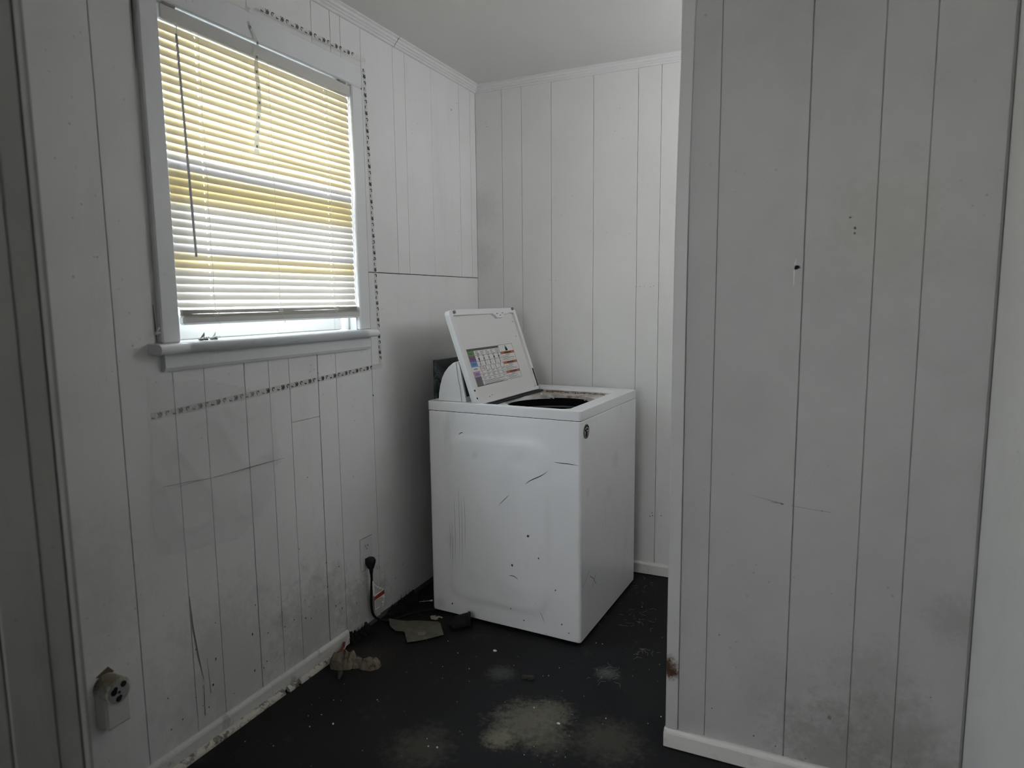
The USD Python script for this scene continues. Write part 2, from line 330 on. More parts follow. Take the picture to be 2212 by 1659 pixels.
obj('shoe_moulding', shoe(-2.47, -1.552), M_shoe, bl); obj('shoe_moulding', shoe(-1.535, -1.49, 0, 0.004), M_shoe, bl); obj('shoe_moulding', shoe(-1.478, -1.29, 0, 0.005), M_shoe, bl)
bb = prism([(-a, b) for a, b in base_prof(0.013, HB)], 'x', 0.0, 2.12)
obj('baseboard_back', bb, M_base2, None, kind='structure', label='white baseboard of the end wall with a dark gap under it')
bp = thing('baseboard_partition', kind='structure'); tag(bp, 'white baseboard wrapping the foot of the partition')
tb = 0.016
obj('board', cat([prism([(PW_Y-a, b) for a, b in base_prof(tb, 0.06)], 'x', PX0-0.006, PX1-0.002)]), M_base2, bp)
obj('board', prism([(PX0-a, b) for a, b in base_prof(0.007, 0.0595)], 'y', PW_Y-tb+0.002, PW_Y+0.10), M_base2, bp)

# ------------------------------------------------------------------ cased opening at the camera (door_1): left reveal seen at the left edge
dj = thing('door_1', kind='structure'); tag(dj, 'dark scuffed jamb of the cased opening at the left edge, its paint lowered for shade')
obj('jamb', box(0.0, XJ-0.004, -2.63, YJ-0.012, 0, 2.1), M_gap, dj)
obj('jamb_board', box(XJ-0.004, XJ, -2.75, -2.612, 0, H, 0.002), M_jamb, dj)
obj('jamb_board', box(XJ-0.004, XJ+0.001, -2.6095, -2.537, 0, H, 0.0025), M_jamb, dj)
obj('jamb_board', box(XJ-0.006, XJ-0.0005, -2.535, -2.495, 0, H, 0.002), M_jamb, dj)
obj('casing', prism([(0.0, YJ-0.013), (XJ-0.004, YJ-0.013), (XJ+0.001, YJ-0.017), (XJ+0.004, YJ-0.010), (XJ+0.003, YJ-0.003), (XJ-0.002, YJ), (0.0, YJ)], 'z', 0, H), M_jamb, dj)
obj('jamb', box(PX1-0.02, 2.18, -2.63, YJ, 0, H, 0.002), M_right, dj)

# room behind the camera
rw = thing('wall_rear', kind='structure'); tag(rw, 'walls of the room behind the camera')
ropen = sbox(-0.15, 0, 3.4, H).difference(sbox(0.15, 0.95, 1.75, 2.28))
obj('panel', prism(ropen, 'y', -5.5, -5.4), M_back, rw)
obj('panel', box(-0.15, -0.05, -5.4, -2.63, 0, H), M_back, rw)
obj('panel', box(3.3, 3.4, -5.4, -2.63, 0, H), M_back, rw)
obj('panel', box(2.18, 3.3, -2.73, -2.63, 0, H), M_back, rw)
obj('panel', box(-0.05, XJ-0.004, -2.75, -2.63, 0, H), M_back, rw)
w2 = thing('added_window_2', kind='structure'); tag(w2, 'plain unseen window added to the room behind the camera for fill daylight')  # unseen window, added to bring fill daylight from behind
for a in ((0.15, 0.20, 0.95, 2.28), (1.70, 1.75, 0.95, 2.28), (0.20, 1.70, 0.95, 1.0), (0.20, 1.70, 2.23, 2.28), (0.93, 0.97, 1.0, 2.23)):
    obj('frame', box(a[0], a[1], -5.48, -5.42, a[2], a[3], 0.004), M_win, w2)
obj('exterior_ground', box(-14, -0.16, -9, 6, -0.75, -0.7), plain('dry_grass', (0.22, 0.24, 0.12), 0.9), None, kind='structure', label='dry grass outside the window')

# ------------------------------------------------------------------ window_1
w1 = thing('window_1', kind='structure'); tag(w1, 'white painted wooden sash window with casing, stool and apron')
def rcas(y0, y1, z0, z1, t=0.02): return box(0.0, t, y0, y1, z0, z1, 0.004)
obj('casing', rcas(-1.928, WY0, 1.262, WZ1), M_win, w1)
obj('casing', rcas(WY1, -0.978, 1.262, WZ1), M_win, w1)
obj('casing', rcas(-1.928, -0.976, WZ1+0.0006, 2.281), M_win, w1)
obj('frame', box(-0.115, 0.0, WY0-0.008, WY0, WZ0, WZ1, 0.001), M_win, w1)
obj('frame', box(-0.115, 0.0, WY1, WY1+0.008, WZ0, WZ1, 0.001), M_win, w1)
obj('frame', box(-0.115, 0.0, WY0, WY1, WZ1, WZ1+0.008, 0.001), M_win, w1)
st = [(-0.115, 1.238), (0.045, 1.232)]+[(0.045+0.0135*math.cos(a), 1.2465+0.0145*math.sin(a)) for a in np.linspace(-math.pi/2, math.pi/2, 9)]+[(0.0, 1.262), (-0.115, 1.264)]
body = prism([(x, z) for x, z in st], 'y', WY0, WY1)
nose = prism([(0.0, 1.234)]+st[1:-2]+[(0.0, 1.262)], 'y', -1.962, -0.968)
obj('stool', cat([body, nose]), M_win, w1, smooth=35)
obj('apron', prism([(0.0, 1.182), (0.012, 1.182), (0.018, 1.192), (0.018, 1.233), (0.0, 1.233)], 'y', -1.923, -0.976), M_win, w1)
for y in (WY0, WY1-0.012): obj('stop', box(-0.048, -0.034, y, y+0.012, 1.264, WZ1, 0.002), M_win, w1)
XS = -0.062
def sash(x, z0, z1):
    t = 0.03; y0, y1 = WY0+0.012, WY1-0.012
    obj('sash_rail', box(x-t, x, y0+0.045, y1-0.045, z0, z0+0.075, 0.003), M_win, w1)
    obj('sash_rail', box(x-t, x, y0+0.045, y1-0.045, z1-0.04, z1, 0.003), M_win, w1)
    for y in (y0, y1-0.045): obj('sash_stile', box(x-t, x, y, y+0.045, z0, z1, 0.003), M_win, w1)
    obj('pane', box(x-t/2-0.002, x-t/2+0.002, y0+0.045, y1-0.045, z0+0.075, z1-0.04), M_glass, w1)
M_glass = usdkit.material(stage, L('window_glass'), {'t': ('transparent_bsdf', {'color': (0.93, 0.95, 0.94)}), 'g': ('glossy_bsdf', {'roughness': 0.02}), 'm': ('mix_closure', {'fac': 0.06})},
                          [('t.BSDF', 'm.closure1'), ('g.BSDF', 'm.closure2')], surface='m.closure')
sash(XS, 1.264, 1.75); sash(XS-0.032, 1.72, WZ1)

# ------------------------------------------------------------------ window blind
def slatmat(name, col, tr):
    return usdkit.material(stage, L(name), {'d': ('diffuse_bsdf', {'color': col}), 't': ('translucent_bsdf', {'color': tr}), 'a': ('add_closure', {})},
                           [('d.BSDF', 'a.closure1'), ('t.BSDF', 'a.closure2')], surface='a.closure')
TRN = 1.12
def tr(c, k): return tuple(TRN*k*v for v in c)
CRM, YEL, WHT, LAV = (1.12, 0.89, 0.50), (1.10, 0.86, 0.44), (1.12, 0.96, 0.80), (1.0, 0.89, 0.82)
M_slat = {'cream': slatmat('slat_cream', (0.66, 0.58, 0.41), tr(CRM, 0.026)), 'yellow': slatmat('slat_yellow', (0.66, 0.57, 0.36), tr(YEL, 0.026)),
          'white': slatmat('slat_white', (0.66, 0.64, 0.59), tr(WHT, 0.028)), 'grey': slatmat('slat_greyed', (0.62, 0.60, 0.59), tr(LAV, 0.024))}
M_rail = plain('blind_rail', (0.60, 0.585, 0.55), 0.4)
M_cord = plain('blind_cord', (0.78, 0.76, 0.70), 0.7)
M_wand = usdkit.material(stage, L('wand_plastic'), {'p': ('principled_bsdf', {'base_color': (0.42, 0.41, 0.43), 'roughness': 0.15})}, [], surface='p.BSDF')
bd = thing('window_blind', 'white and cream horizontal mini blind lowered almost to the window stool, its slats closed', 'window blind')
BY0, BY1, BX = -1.860, -1.046, 0.0
ZT, ZB, NS = 2.150, 1.356, 34
CORD = (-1.737, -1.465, -1.181)
obj('headrail', box(-0.010, 0.0165, BY0, BY1, ZT, ZT+0.0395, 0.0025), M_rail, bd)
pitch = (ZT-0.006-ZB)/NS
TILT = math.radians(72.5)
def slat(z, tilt, y0, y1, wd=0.0262, holes=True, seed=0, x=BX, wob=0.0):
    rs = np.random.default_rng(seed); ns = 5
    us = np.linspace(-0.5, 0.5, ns)
    ys = [y0, y0+0.004]+[c+d for c in CORD for d in (-0.0016, 0.0016)]+[y1-0.004, y1]
    ys = sorted(set(ys+list(np.linspace(y0+0.02, y1-0.02, 14))))
    dzs = wob*(rs.normal(size=3)); tl = rs.normal()*0.02
    V = []
    for y in ys:
        e = 1.0 if (y > y0+0.001 and y < y1-0.001) else 0.72
        s_ = (y-y0)/(y1-y0); dz = dzs[0]*math.sin(s_*math.pi)+dzs[1]*math.sin(2*s_*math.pi)*0.6
        tt = tilt+tl+0.02*dzs[2]*s_/max(wob, 1e-6) if wob else tilt
        for u in us:
            a = u*wd*e; c = 0.0022*(1-(2*u)**2)
            # room-side edge low: u=+0.5 is the room edge
            V.append((x+a*math.cos(tt)+c*math.sin(tt), y, z-a*math.sin(tt)+c*math.cos(tt)+dz))
    F = []
    for i in range(len(ys)-1):
        mid = (ys[i]+ys[i+1])/2
        for j in range(ns-1):
            if holes and j == 1 and any(abs(mid-c) < 0.0012 for c in (CORD[0], CORD[2])): continue
            q = [i*ns+j, i*ns+j+1, (i+1)*ns+j+1, (i+1)*ns+j]; F += [[q[0], q[1], q[2]], [q[0], q[2], q[3]]]
    return trimesh.Trimesh(np.array(V), np.array(F), process=False)
for i in range(NS):
    z = ZT-0.004-pitch*(i+0.42)
    kd = 'cream' if i < 15 else 'grey' if i in (15, 16) else 'yellow' if i in (17, 18, 19) else 'grey' if i in (26,) else 'cream' if i in (20, 27, 28) else 'white'
    tl = TILT + (-0.10 if 8 <= i <= 15 else 0.0) + (-0.25 if i == NS-1 else 0.0)
    obj('slat', slat(z, tl, BY0, BY1, seed=i, wob=0.0006 if not 7 < i < 16 else 0.0013), M_slat[kd], bd, smooth=True)
for i in range(8):
    z = 1.3375+0.0026*i
    obj('slat', slat(z, 0.06+0.03*(i % 2), BY0+0.004, BY1+0.003, holes=False, seed=100+i, wob=0.0006), M_slat['white'], bd, smooth=True)
obj('bottom_rail', box(-0.013, 0.0135, BY0+0.012, BY1+0.02, 1.3105, 1.3365, 0.006), M_rail, bd)
for c in CORD:
    for dx in (0.0145, -0.0135):
        obj('ladder_cord', tube([(BX+dx, c+0.002*math.sin(k*1.7), zz) for k, zz in enumerate(np.linspace(ZT, 1.345, 24))], 0.0007, 5), M_cord, bd)
    pts = [(0.0155+0.002*rng.random(), c+rng.uniform(-0.016, 0.016), 1.348+rng.uniform(-0.012, 0.012)) for k in range(9)]
    obj('cord_tangle', tube(curve(pts, 50), 0.0007, 5), M_cord, bd)
    obj('cord_end', tube(curve([(0.0155, c+0.004, 1.336), (0.0165, c+0.012, 1.322), (0.017, c+0.014, 1.303)], 10), 0.0007, 5), M_cord, bd)
wd = obj('wand', tube([(0.021, -1.8165, 2.120), (0.0225, -1.8165, 2.113), (0.0225, -1.7995, 1.508)], [0.003, 0.0036, 0.0036], 6), M_wand, bd, label='grey clear plastic tilt wand')
obj('wand_hook', tube(curve([(0.015, -1.816, 2.152), (0.022, -1.818, 2.148), (0.024, -1.8155, 2.136), (0.0215, -1.817, 2.118)], 12), 0.0016, 6), M_cord, wd)
for y in (BY0+0.03, BY1-0.045):
    obj('bracket', box(-0.012, 0.018, y-0.02, y+0.02, ZT+0.0385, WZ1-0.0005, 0.001), plain('bracket_%d' % (y*1000 > -1500), (0.30, 0.29, 0.27), 0.5), bd)

# ------------------------------------------------------------------ tape lines and plastic film on the left wall
def glyphs(period):
    """one repeat of the print: a small wedge with a dot, two letter-like blots, a hook"""
    s = period
    out = [Polygon([(0.02*s, 0), (0.20*s, 0.0), (0.17*s, 0.05*s), (0.08*s, 0.05*s), (0.045*s, 0.11*s)]), Point(0.17*s, 0.12*s).buffer(0.016*s, 4)]
    x = 0.33*s
    for a, b in (((0, 0), (0.14, 0.2)), ((0.0, 0.2), (0.15, 0.0)), ((0.07, 0.0), (0.16, 0.1)), ((0.02, 0.1), (0.17, 0.12)), ((0.1, 0.2), (0.2, 0.14)), ((0.14, 0.02), (0.2, 0.1))):
        from shapely.geometry import LineString
        out.append(LineString([(x+a[0]*s, a[1]*s), (x+b[0]*s, b[1]*s)]).buffer(0.018*s, 2))
    x = 0.70*s
    out.append(LineString([(x+0.15*s, 0.18*s), (x+0.05*s, 0.19*s), (x, 0.11*s), (x+0.05*s, 0.03*s)]).buffer(0.022*s, 2))
    out.append(LineString([(x+0.15*s, 0.18*s), (x+0.12*s, 0.11*s)]).buffer(0.016*s, 2))
    from shapely.ops import unary_union
    return unary_union(out)
M_tape = usdkit.material(stage, L('clear_tape'), {'t': ('transparent_bsdf', {'color': (0.985, 0.985, 0.98)}), 'd': ('principled_bsdf', {'base_color': (0.74, 0.74, 0.72), 'roughness': 0.35}), 'm': ('mix_closure', {'fac': 0.08})},
                         [('t.BSDF', 'm.closure1'), ('d.BSDF', 'm.closure2')], surface='m.closure')
def tape(p0, p1, width, period, label, x0=0.0008, flip=False):
    p0, p1 = np.array(p0, float), np.array(p1, float); d = p1-p0; Ln = np.linalg.norm(d); d /= Ln; n = np.array([-d[1], d[0]])
    if flip: n = -n
    t = thing('tape_strip', label, 'tape')
    q = [p0-n*width*0.25, p1-n*width*0.25, p1+n*width*0.75, p0+n*width*0.75]
    obj('film', prism([tuple(v) for v in q], 'x', x0, x0+0.0004), M_tape, t)
    g = glyphs(period); ms = []
    from shapely import affinity
    for k in range(int(Ln/period)):
        o = p0+d*period*(k+0.05*nrg.normal()*0.3)
        gg_ = affinity.affine_transform(g, [d[0], n[0], d[1], n[1], o[0], o[1]])
        for ge in getattr(gg_, 'geoms', [gg_]):
            ms.append(prism(ge.simplify(0.0003), 'x', x0+0.0005, x0+0.0008))
    obj('printed_mark', cat(ms), M_print, t, label='black repeating print', kind='stuff')
    return t
tape((-1.969, 1.052), (-0.884, 1.099), 0.022, 0.0685, 'clear tape printed with black marks slanting across the wall below the window apron')
tape((-1.493, 2.298), (-0.950, 2.302), 0.020, 0.0685, 'clear tape printed with black marks along the top of the window casing', x0=0.0205)
tape((-0.9415, 2.285), (-0.8985, 1.118), 0.020, 0.0685, 'clear tape printed with black marks running down the wall right of the window')
# torn strip hanging in front of the blind
M_torn = usdkit.material(stage, L('torn_tape'), {'t': ('transparent_bsdf', {}), 'd': ('diffuse_bsdf', {'color': (0.5, 0.5, 0.47)}), 'l': ('translucent_bsdf', {'color': (0.20, 0.195, 0.17)}), 'a': ('add_closure', {}), 'm': ('mix_closure', {'fac': 0.9})},
                         [('d.BSDF', 'a.closure1'), ('l.BSDF', 'a.closure2'), ('t.BSDF', 'm.closure1'), ('a.closure', 'm.closure2')], surface='m.closure')
ht = thing('hanging_tape', 'twisted torn strip of printed tape dangling from the top casing in front of the blind', 'tape')
cl_ = curve([(0.0225, -1.545, 2.290), (0.026, -1.530, 2.213), (0.030, -1.522, 2.190), (0.032, -1.531, 2.140), (0.033, -1.530, 2.03), (0.031, -1.537, 1.95), (0.030, -1.549, 1.845)], 40)
tw = np.interp(np.linspace(0, 1, 40), [0, 0.12, 0.22, 0.32, 0.5, 1], [0.0, 0.15, 0.45, 0.6, 0.6, 0.55]); wv = np.interp(np.linspace(0, 1, 40), [0, 0.1, 0.25, 0.4, 1], [0.020, 0.012, 0.008, 0.015, 0.017])
V = []; 
for c, a_, w in zip(cl_, tw, wv):
    dv = np.array([math.sin(a_)*0.6, math.cos(a_), 0])*w/2; V += [c-dv, c, c+dv]
F = []
for i in range(39):
    for j in range(2):
        q = [i*3+j, i*3+j+1, (i+1)*3+j+1, (i+1)*3+j]; F += [[q[0], q[1], q[2]], [q[0], q[2], q[3]]]
obj('film', trimesh.Trimesh(np.array(V), np.array(F), process=False), M_torn, ht, smooth=True)
ms = []
for k in range(5, 40, 4):
    c = cl_[k]; ms.append(box(c[0]+0.0012, c[0]+0.0016, c[1]-0.003, c[1]+0.003, c[2]-0.004, c[2]+0.004)); 
obj('printed_mark', cat(ms), M_smear, ht, kind='stuff')
# remains of the plastic sheet
pf = Polygon([(-1.985, 1.19), (-1.955, 1.165), (-1.74, 1.14), (-1.52, 1.07), (-1.512, 0.985), (-1.484, 0.84), (-1.52, 0.80), (-1.512, 0.75), (-1.60, 0.66), (-1.70, 0.612), (-1.81, 0.628), (-1.90, 0.632), (-1.945, 0.644), (-1.99, 0.66), (-1.996, 0.86), (-1.975, 1.03)])
M_film = usdkit.material(stage, L('plastic_film'), {'t': ('transparent_bsdf', {'color': (0.99, 0.99, 0.99)}), 'd': ('principled_bsdf', {'base_color': (0.86, 0.86, 0.85), 'roughness': 0.2}), 'm': ('mix_closure', {'fac': 0.2})},
                         [('t.BSDF', 'm.closure1'), ('d.BSDF', 'm.closure2')], surface='m.closure')
nx, nz = 66, 70; pts = []; ok = []
ys_, zs_ = np.linspace(-2.0, -1.48, nx), np.linspace(0.6, 1.2, nz)
P_ = np.array([(y, z) for z in zs_ for y in ys_])
big = meshkit.fbm(np.c_[P_[:, 0]*9, P_[:, 1]*5, np.zeros(len(P_))], 3, 3); rid = 1-np.abs(2*meshkit.noise(np.c_[P_[:, 0]*7+P_[:, 1]*5, P_[:, 1]*6-P_[:, 0]*4, np.ones(len(P_))], 9)-1)
fold = np.exp(-((P_[:, 1]-(0.838-0.03*(P_[:, 0]+1.484)))/0.006)**2)*0.006
xx = 0.0016+0.016*big*big+0.014*rid**8+fold
xx = np.maximum(xx, 0.0018)*np.where(P_[:, 1] > 1.06, 0.5, 1.0)+0.0010
V = np.c_[xx, P_]; inside = np.array([pf.contains(Point(p)) for p in P_]); F = []
for j in range(nz-1):
    for i in range(nx-1):
        q = [j*nx+i, j*nx+i+1, (j+1)*nx+i+1, (j+1)*nx+i]
        if all(inside[k_] for k_ in q): F += [[q[0], q[1], q[2]], [q[0], q[2], q[3]]]
fm = trimesh.Trimesh(V, np.array(F), process=False); fm.remove_unreferenced_vertices()
pfm = thing('plastic_film', 'torn clear plastic sheet clinging to the wall under the printed tape', 'plastic sheet')
obj('film', fm, M_film, pfm, smooth=True)
for pl, wdt in (([(-1.79, 0.842), (-1.66, 0.8405), (-1.57, 0.8395), (-1.487, 0.8376)], 0.0026), ([(-1.964, 0.8575), (-1.875, 0.851), (-1.79, 0.842)], 0.0018), ([(-1.91, 0.846), (-1.85, 0.846), (-1.79, 0.842)], 0.0014)):
    obj('fold_line', ribbon([(0.0165, y, z) for y, z in pl], [wdt*0.4]+[wdt]*(len(pl)-2)+[wdt*0.3], (1, 0, 0)), M_smear, pfm)


# ------------------------------------------------------------------ washing machine
WA, WWD, WZ0, WSE, WH = 0.7058, 0.699, 0.0154, 0.9092, 0.9501
YW = 0.0448
Fc0 = np.array([0.8701, -0.8269]); a_ = np.array([-math.cos(YW), math.sin(YW)]); b_ = np.array([math.sin(YW), math.cos(YW)])
cen = Fc0+a_*WA/2+b_*WWD/2
wm = thing('washing_machine', 'white top-loading washing machine with its lid propped open against the console', 'washing machine', (cen[0], cen[1], 0), -YW)
def lc(A, B, Z=0.0): return (WA/2-A, B-WWD/2, Z)     # local coordinates from (depth from the front, width from the near side, height)
def sp(A, B, Z, r, amt, c): return (Fc0[0]+a_[0]*A+b_[0]*B, Fc0[1]+a_[1]*A+b_[1]*B, Z, r, amt, c)
GRY = (0.34, 0.33, 0.33)
M_enamel = enamel('washer_enamel', [sp(0.474, 0, 0.733, 0.02, 0.16, GRY), sp(0, 0.075, 0.6124, 0.02, 0.28, GRY), sp(0, 0.41, 0.68, 0.05, 0.16, GRY), sp(0, 0.33, 0.55, 0.04, 0.12, GRY), sp(0.6, 0, 0.35, 0.04, 0.1, GRY), sp(0.66, 0, 0.05, 0.03, 0.25, GRY)])
# body shell: rounded perimeter, near side pressed outwards in a large rounded panel
def press(A, Z):
    cx, cz, hx, hz, r = 0.372, 0.455, 0.252, 0.375, 0.09
    qx, qz = abs(A-cx)-hx+r, abs(Z-cz)-hz+r
    d = math.hypot(max(qx, 0), max(qz, 0))+min(max(qx, qz), 0)-r
    t = min(max(-d/0.04, 0), 1); o = 0.0055*t*t*(3-2*t)
    for ax, zz, h, rr in ((0.474, 0.733, -0.004, 0.035), (0.269, 0.732, -0.003, 0.035), (0.47, 0.225, 0.004, 0.04), (0.27, 0.20, 0.004, 0.04), (0.30, 0.6, -0.0015, 0.08)):
        o += h*math.exp(-((A-ax)**2+(Z-zz)**2)/(rr*rr)*1.5)
    return o
per = []
for A in np.linspace(WA-0.012, 0.012, 64): per.append((A, 0.0, 0, -1, True))
for k in range(1, 6):
    t = math.pi/2*k/6; per.append((0.012-0.012*math.sin(t), 0.012-0.012*math.cos(t), 0, 0, False))
for B in np.linspace(0.012, WWD-0.012, 8): per.append((0.0, B, 0, 0, False))
for k in range(1, 6):
    t = math.pi/2*k/6; per.append((0.012-0.012*math.cos(t), WWD-0.012+0.012*math.sin(t), 0, 0, False))
for A in np.linspace(0.012, WA-0.012, 4): per.append((A, WWD, 0, 0, False))
per += [(WA, WWD-0.012, 0, 0, False), (WA, 0.012, 0, 0, False)]
zl = np.r_[WZ0, WZ0+0.003, np.linspace(WZ0+0.01, WSE-0.008, 78), WSE-0.003, WSE]
V = []
for z in zl:
    ins = 0.003 if z in (zl[0], zl[-1]) else 0.0
    for A, B, _, _, nr in per:
        BB = B-(press(A, z) if nr else 0)
        V.append(lc(A+(ins if A < 0.3 else -ins if A > WA-0.02 else 0), BB+(ins if B < 0.3 else -ins), z))
k = len(per); F = []
for j in range(len(zl)-1):
    for i in range(k):
        q = [j*k+i, j*k+(i+1) % k, (j+1)*k+(i+1) % k, (j+1)*k+i]; F += [[q[0], q[1], q[2]], [q[0], q[2], q[3]]]
nt = (len(zl)-1)*k
ctr = len(V); V += [lc(WA/2, WWD/2, WZ0)]
for i in range(k): F += [[ctr, (i+1) % k, i]]
bm = trimesh.Trimesh(np.array(V), np.array(F), process=False)
if bm.face_normals[5] @ np.array([0, -1, 0]) < 0: bm.invert()
obj('cabinet', bm, M_enamel, wm, smooth=40)
obj('seam_gasket', prism(sbox(-WA/2+0.006, -WWD/2+0.006, WA/2-0.006, WWD/2-0.006).difference(sbox(-WA/2+0.02, -WWD/2+0.02, WA/2-0.02, WWD/2-0.02)), 'z', WSE-0.004, WSE+0.006), M_seam, wm)
for A in (0.05, WA-0.05):
    for B in (0.05, WWD-0.05):
        f_ = lathe([(0, 0), (0.018, 0), (0.018, 0.008), (0.006, 0.012), (0.006, 0.022), (0, 0.022)], 12); f_.apply_translation(lc(A, B)); obj('levelling_foot', f_, M_black, wm)
# top plate with recess and tub opening (manifold)
def rslab(A0, A1, B0, B1, z0, z1, r, e=0.004):
    pts = []
    for x, y in rrect(WA/2-A1, B0-WWD/2, WA/2-A0, B1-WWD/2, r, 6): pts += [(x, y, z0)]
    top = rrect(WA/2-A1+e, B0-WWD/2+e, WA/2-A0-e, B1-WWD/2-e, max(r-e, 0.001), 6); mid = rrect(WA/2-A1+e*0.3, B0-WWD/2+e*0.3, WA/2-A0-e*0.3, B1-WWD/2-e*0.3, max(r-e*0.3, 0.001), 6)
    low = rrect(WA/2-A1, B0-WWD/2, WA/2-A0, B1-WWD/2, r, 6)
    return m3.Manifold.hull_points(np.array(pts+[(x, y, z1) for x, y in top]+[(x, y, z1-e*0.3) for x, y in mid]+[(x, y, z1-e) for x, y in low]))
plate = rslab(0, WA, 0, WWD, WSE+0.0025, WH, 0.014)
AH = 0.456
rec = m3.Manifold.hull_points(np.array([(*lc(A, B, z),) for z, g in ((WH-0.021, 0.006), (WH+0.01, 0.0)) for A in (0.062+g, AH+0.018-g) for B in (0.026+g, 0.622-g)]))
plate = plate-rec
th_ = np.linspace(0, 2*math.pi, 72, endpoint=False)
TC = (0.262, 0.315); TR_ = 0.198
def ell(s, z): 
    return [(*lc(TC[0]+s*TR_*math.cos(t), TC[1]+s*TR_*1.02*math.sin(t), z),) for t in th_]
tubcut = m3.Manifold.hull_points(np.array(ell(1.0, WSE-0.05)+ell(1.0, WH-0.024)+ell(1.03, WH-0.018)))
plate = plate-tubcut
o_ = sp(0, 0, 0, 0, 0, 0)
M_deck = usdkit.material(stage, L('deck_enamel'), {'tc': ('geometry', {}), 'n': ('noise_texture', {'scale': 24.0, 'detail': 7.0, 'roughness': 0.72}),
    'o': ('vector_math', {'math_type': 'subtract', 'vector2': (o_[0], o_[1], 0)}), 'B': ('vector_math', {'math_type': 'dot_product', 'vector2': (b_[0], b_[1], 0)}), 'A': ('vector_math', {'math_type': 'dot_product', 'vector2': (a_[0], a_[1], 0)}),
    'm': ('map_range', {'from_min': 0.40, 'from_max': 0.52, 'to_min': 0.0, 'to_max': 1.0, 'clamp': True}), 'ma': ('map_range', {'from_min': 0.05, 'from_max': 0.17, 'to_min': 0.0, 'to_max': 1.0, 'clamp': True}),
    'r': ('map_range', {'from_min': 0.32, 'from_max': 0.56, 'to_min': 0.35, 'to_max': 1.0, 'clamp': True}), 'mm': ('math', {'math_type': 'multiply'}), 'm2': ('math', {'math_type': 'multiply'}),
    's': ('separate_xyz', {}), 'z': ('math', {'math_type': 'less_than', 'value2': WH-0.014}), 'mz': ('math', {'math_type': 'multiply'}), 'x': ('mix', {'color1': (0.74, 0.74, 0.745), 'color2': (0.20, 0.145, 0.09)}), 'p': ('principled_bsdf', {'roughness': 0.3})},
    [('tc.position', 'n.vector'), ('tc.position', 'o.vector1'), ('o.vector', 'B.vector1'), ('o.vector', 'A.vector1'), ('B.value', 'm.value'), ('A.value', 'ma.value'), ('n.fac', 'r.value'), ('m.result', 'mm.value1'), ('r.result', 'mm.value2'),
     ('mm.value', 'm2.value1'), ('ma.result', 'm2.value2'), ('tc.position', 's.vector'), ('s.z', 'z.value1'), ('m2.value', 'mz.value1'), ('z.value', 'mz.value2'), ('mz.value', 'x.fac'), ('x.color', 'p.base_color')], surface='p.BSDF')
tp = obj('top_plate', plate, M_deck, wm, smooth=30)
tub = lathe([(TR_*1.04, 0.0), (TR_*1.04, -0.05), (TR_*1.0, -0.06), (TR_*1.12, -0.065), (TR_*1.12, -0.36), (0.05, -0.38), (0.0, -0.38)], 48); tub.invert(); tub.apply_translation(lc(TC[0], TC[1], WH-0.034))
obj('tub', tub, M_tub, wm, smooth=40)
ring = trimesh.creation.torus(TR_*1.0, 0.006, major_sections=48, minor_sections=8); ring.apply_scale([1, 1, 0.9]); ring.apply_translation(lc(TC[0], TC[1], WH-0.075)); obj('tub_ring', ring, M_tubring, wm, smooth=True)
ag = lathe([(0.0, 0.2), (0.03, 0.2), (0.045, 0.17), (0.05, 0.0), (0.0, 0.0)], 20); ag.apply_translation(lc(TC[0], TC[1], WH-0.41)); obj('agitator', ag, M_tub, wm, smooth=40)
# dirt crumbs along the far rim of the recess, bleach cup
cr = []
for k_ in range(70):
    A = rng.uniform(0.08, 0.42); B = 0.612-abs(rng.gauss(0, 0.012)); r = rng.uniform(0.0012, 0.0034)
    c = trimesh.creation.icosphere(0, r); c.apply_scale([rng.uniform(0.7, 1.8), rng.uniform(0.7, 1.4), 0.6]); c.apply_translation(lc(A, B, WH-0.0195)); cr.append(c)
obj('dirt_crumbs', cat(cr), plain('rust_dirt', (0.10, 0.06, 0.035), 0.9), wm, kind='stuff')
cup = box(*sorted((lc(0.105, 0)[0], lc(0.068, 0)[0])), 0.5-WWD/2, 0.56-WWD/2, WH-0.022, WH-0.0165, 0.002); obj('bleach_cup', cup, M_plate, wm)
obj('bump_stop', trimesh.creation.icosphere(2, 0.005).apply_translation(lc(0.40, 0.50, WH-0.018)), M_plate, wm, smooth=True)
obj('lid_shadow_strip', box(*sorted((lc(AH+0.014, 0)[0], lc(AH-0.012, 0)[0])), 0.03-WWD/2, 0.615-WWD/2, WH-0.0208, WH-0.012, 0.002), M_seam, wm)  # black strip that draws the shadow line under the open lid
# lid in its own frame: u along the width, v up the lid, w towards the viewer (underside)
LT = 1.2361; LHZ = 0.9448
du = np.array([0, 1.0, 0]); dv = np.array([-math.cos(LT), 0, math.sin(LT)]); dw = np.cross(du, dv)
if dw[0] < 0: dw = -dw
LO = np.array(lc(AH, 0.0, LHZ))
def lidm(mesh):
    T = np.eye(4); T[:3, 0], T[:3, 1], T[:3, 2], T[:3, 3] = du, dv, dw, LO
    m = mesh.copy(); m.apply_transform(T)
    if np.linalg.det(T[:3, :3]) < 0: m.invert()
    return m
LB0, LB1, LL = 0.004, 0.600, 0.414
outer = Polygon(rrect(LB0, 0.0, LB1, LL, 0.022, 6)); inner = Polygon(rrect(LB0+0.022, 0.014, LB1-0.022, LL-0.024, 0.012, 5))
ld = obj('lid', lidm(cat([prism(outer, 'z', -0.024, -0.012)])), M_lid, wm, smooth=30)
obj('lid_rim', lidm(prism(outer.difference(inner), 'z', -0.0121, 0.0)), M_plate, ld, smooth=30)
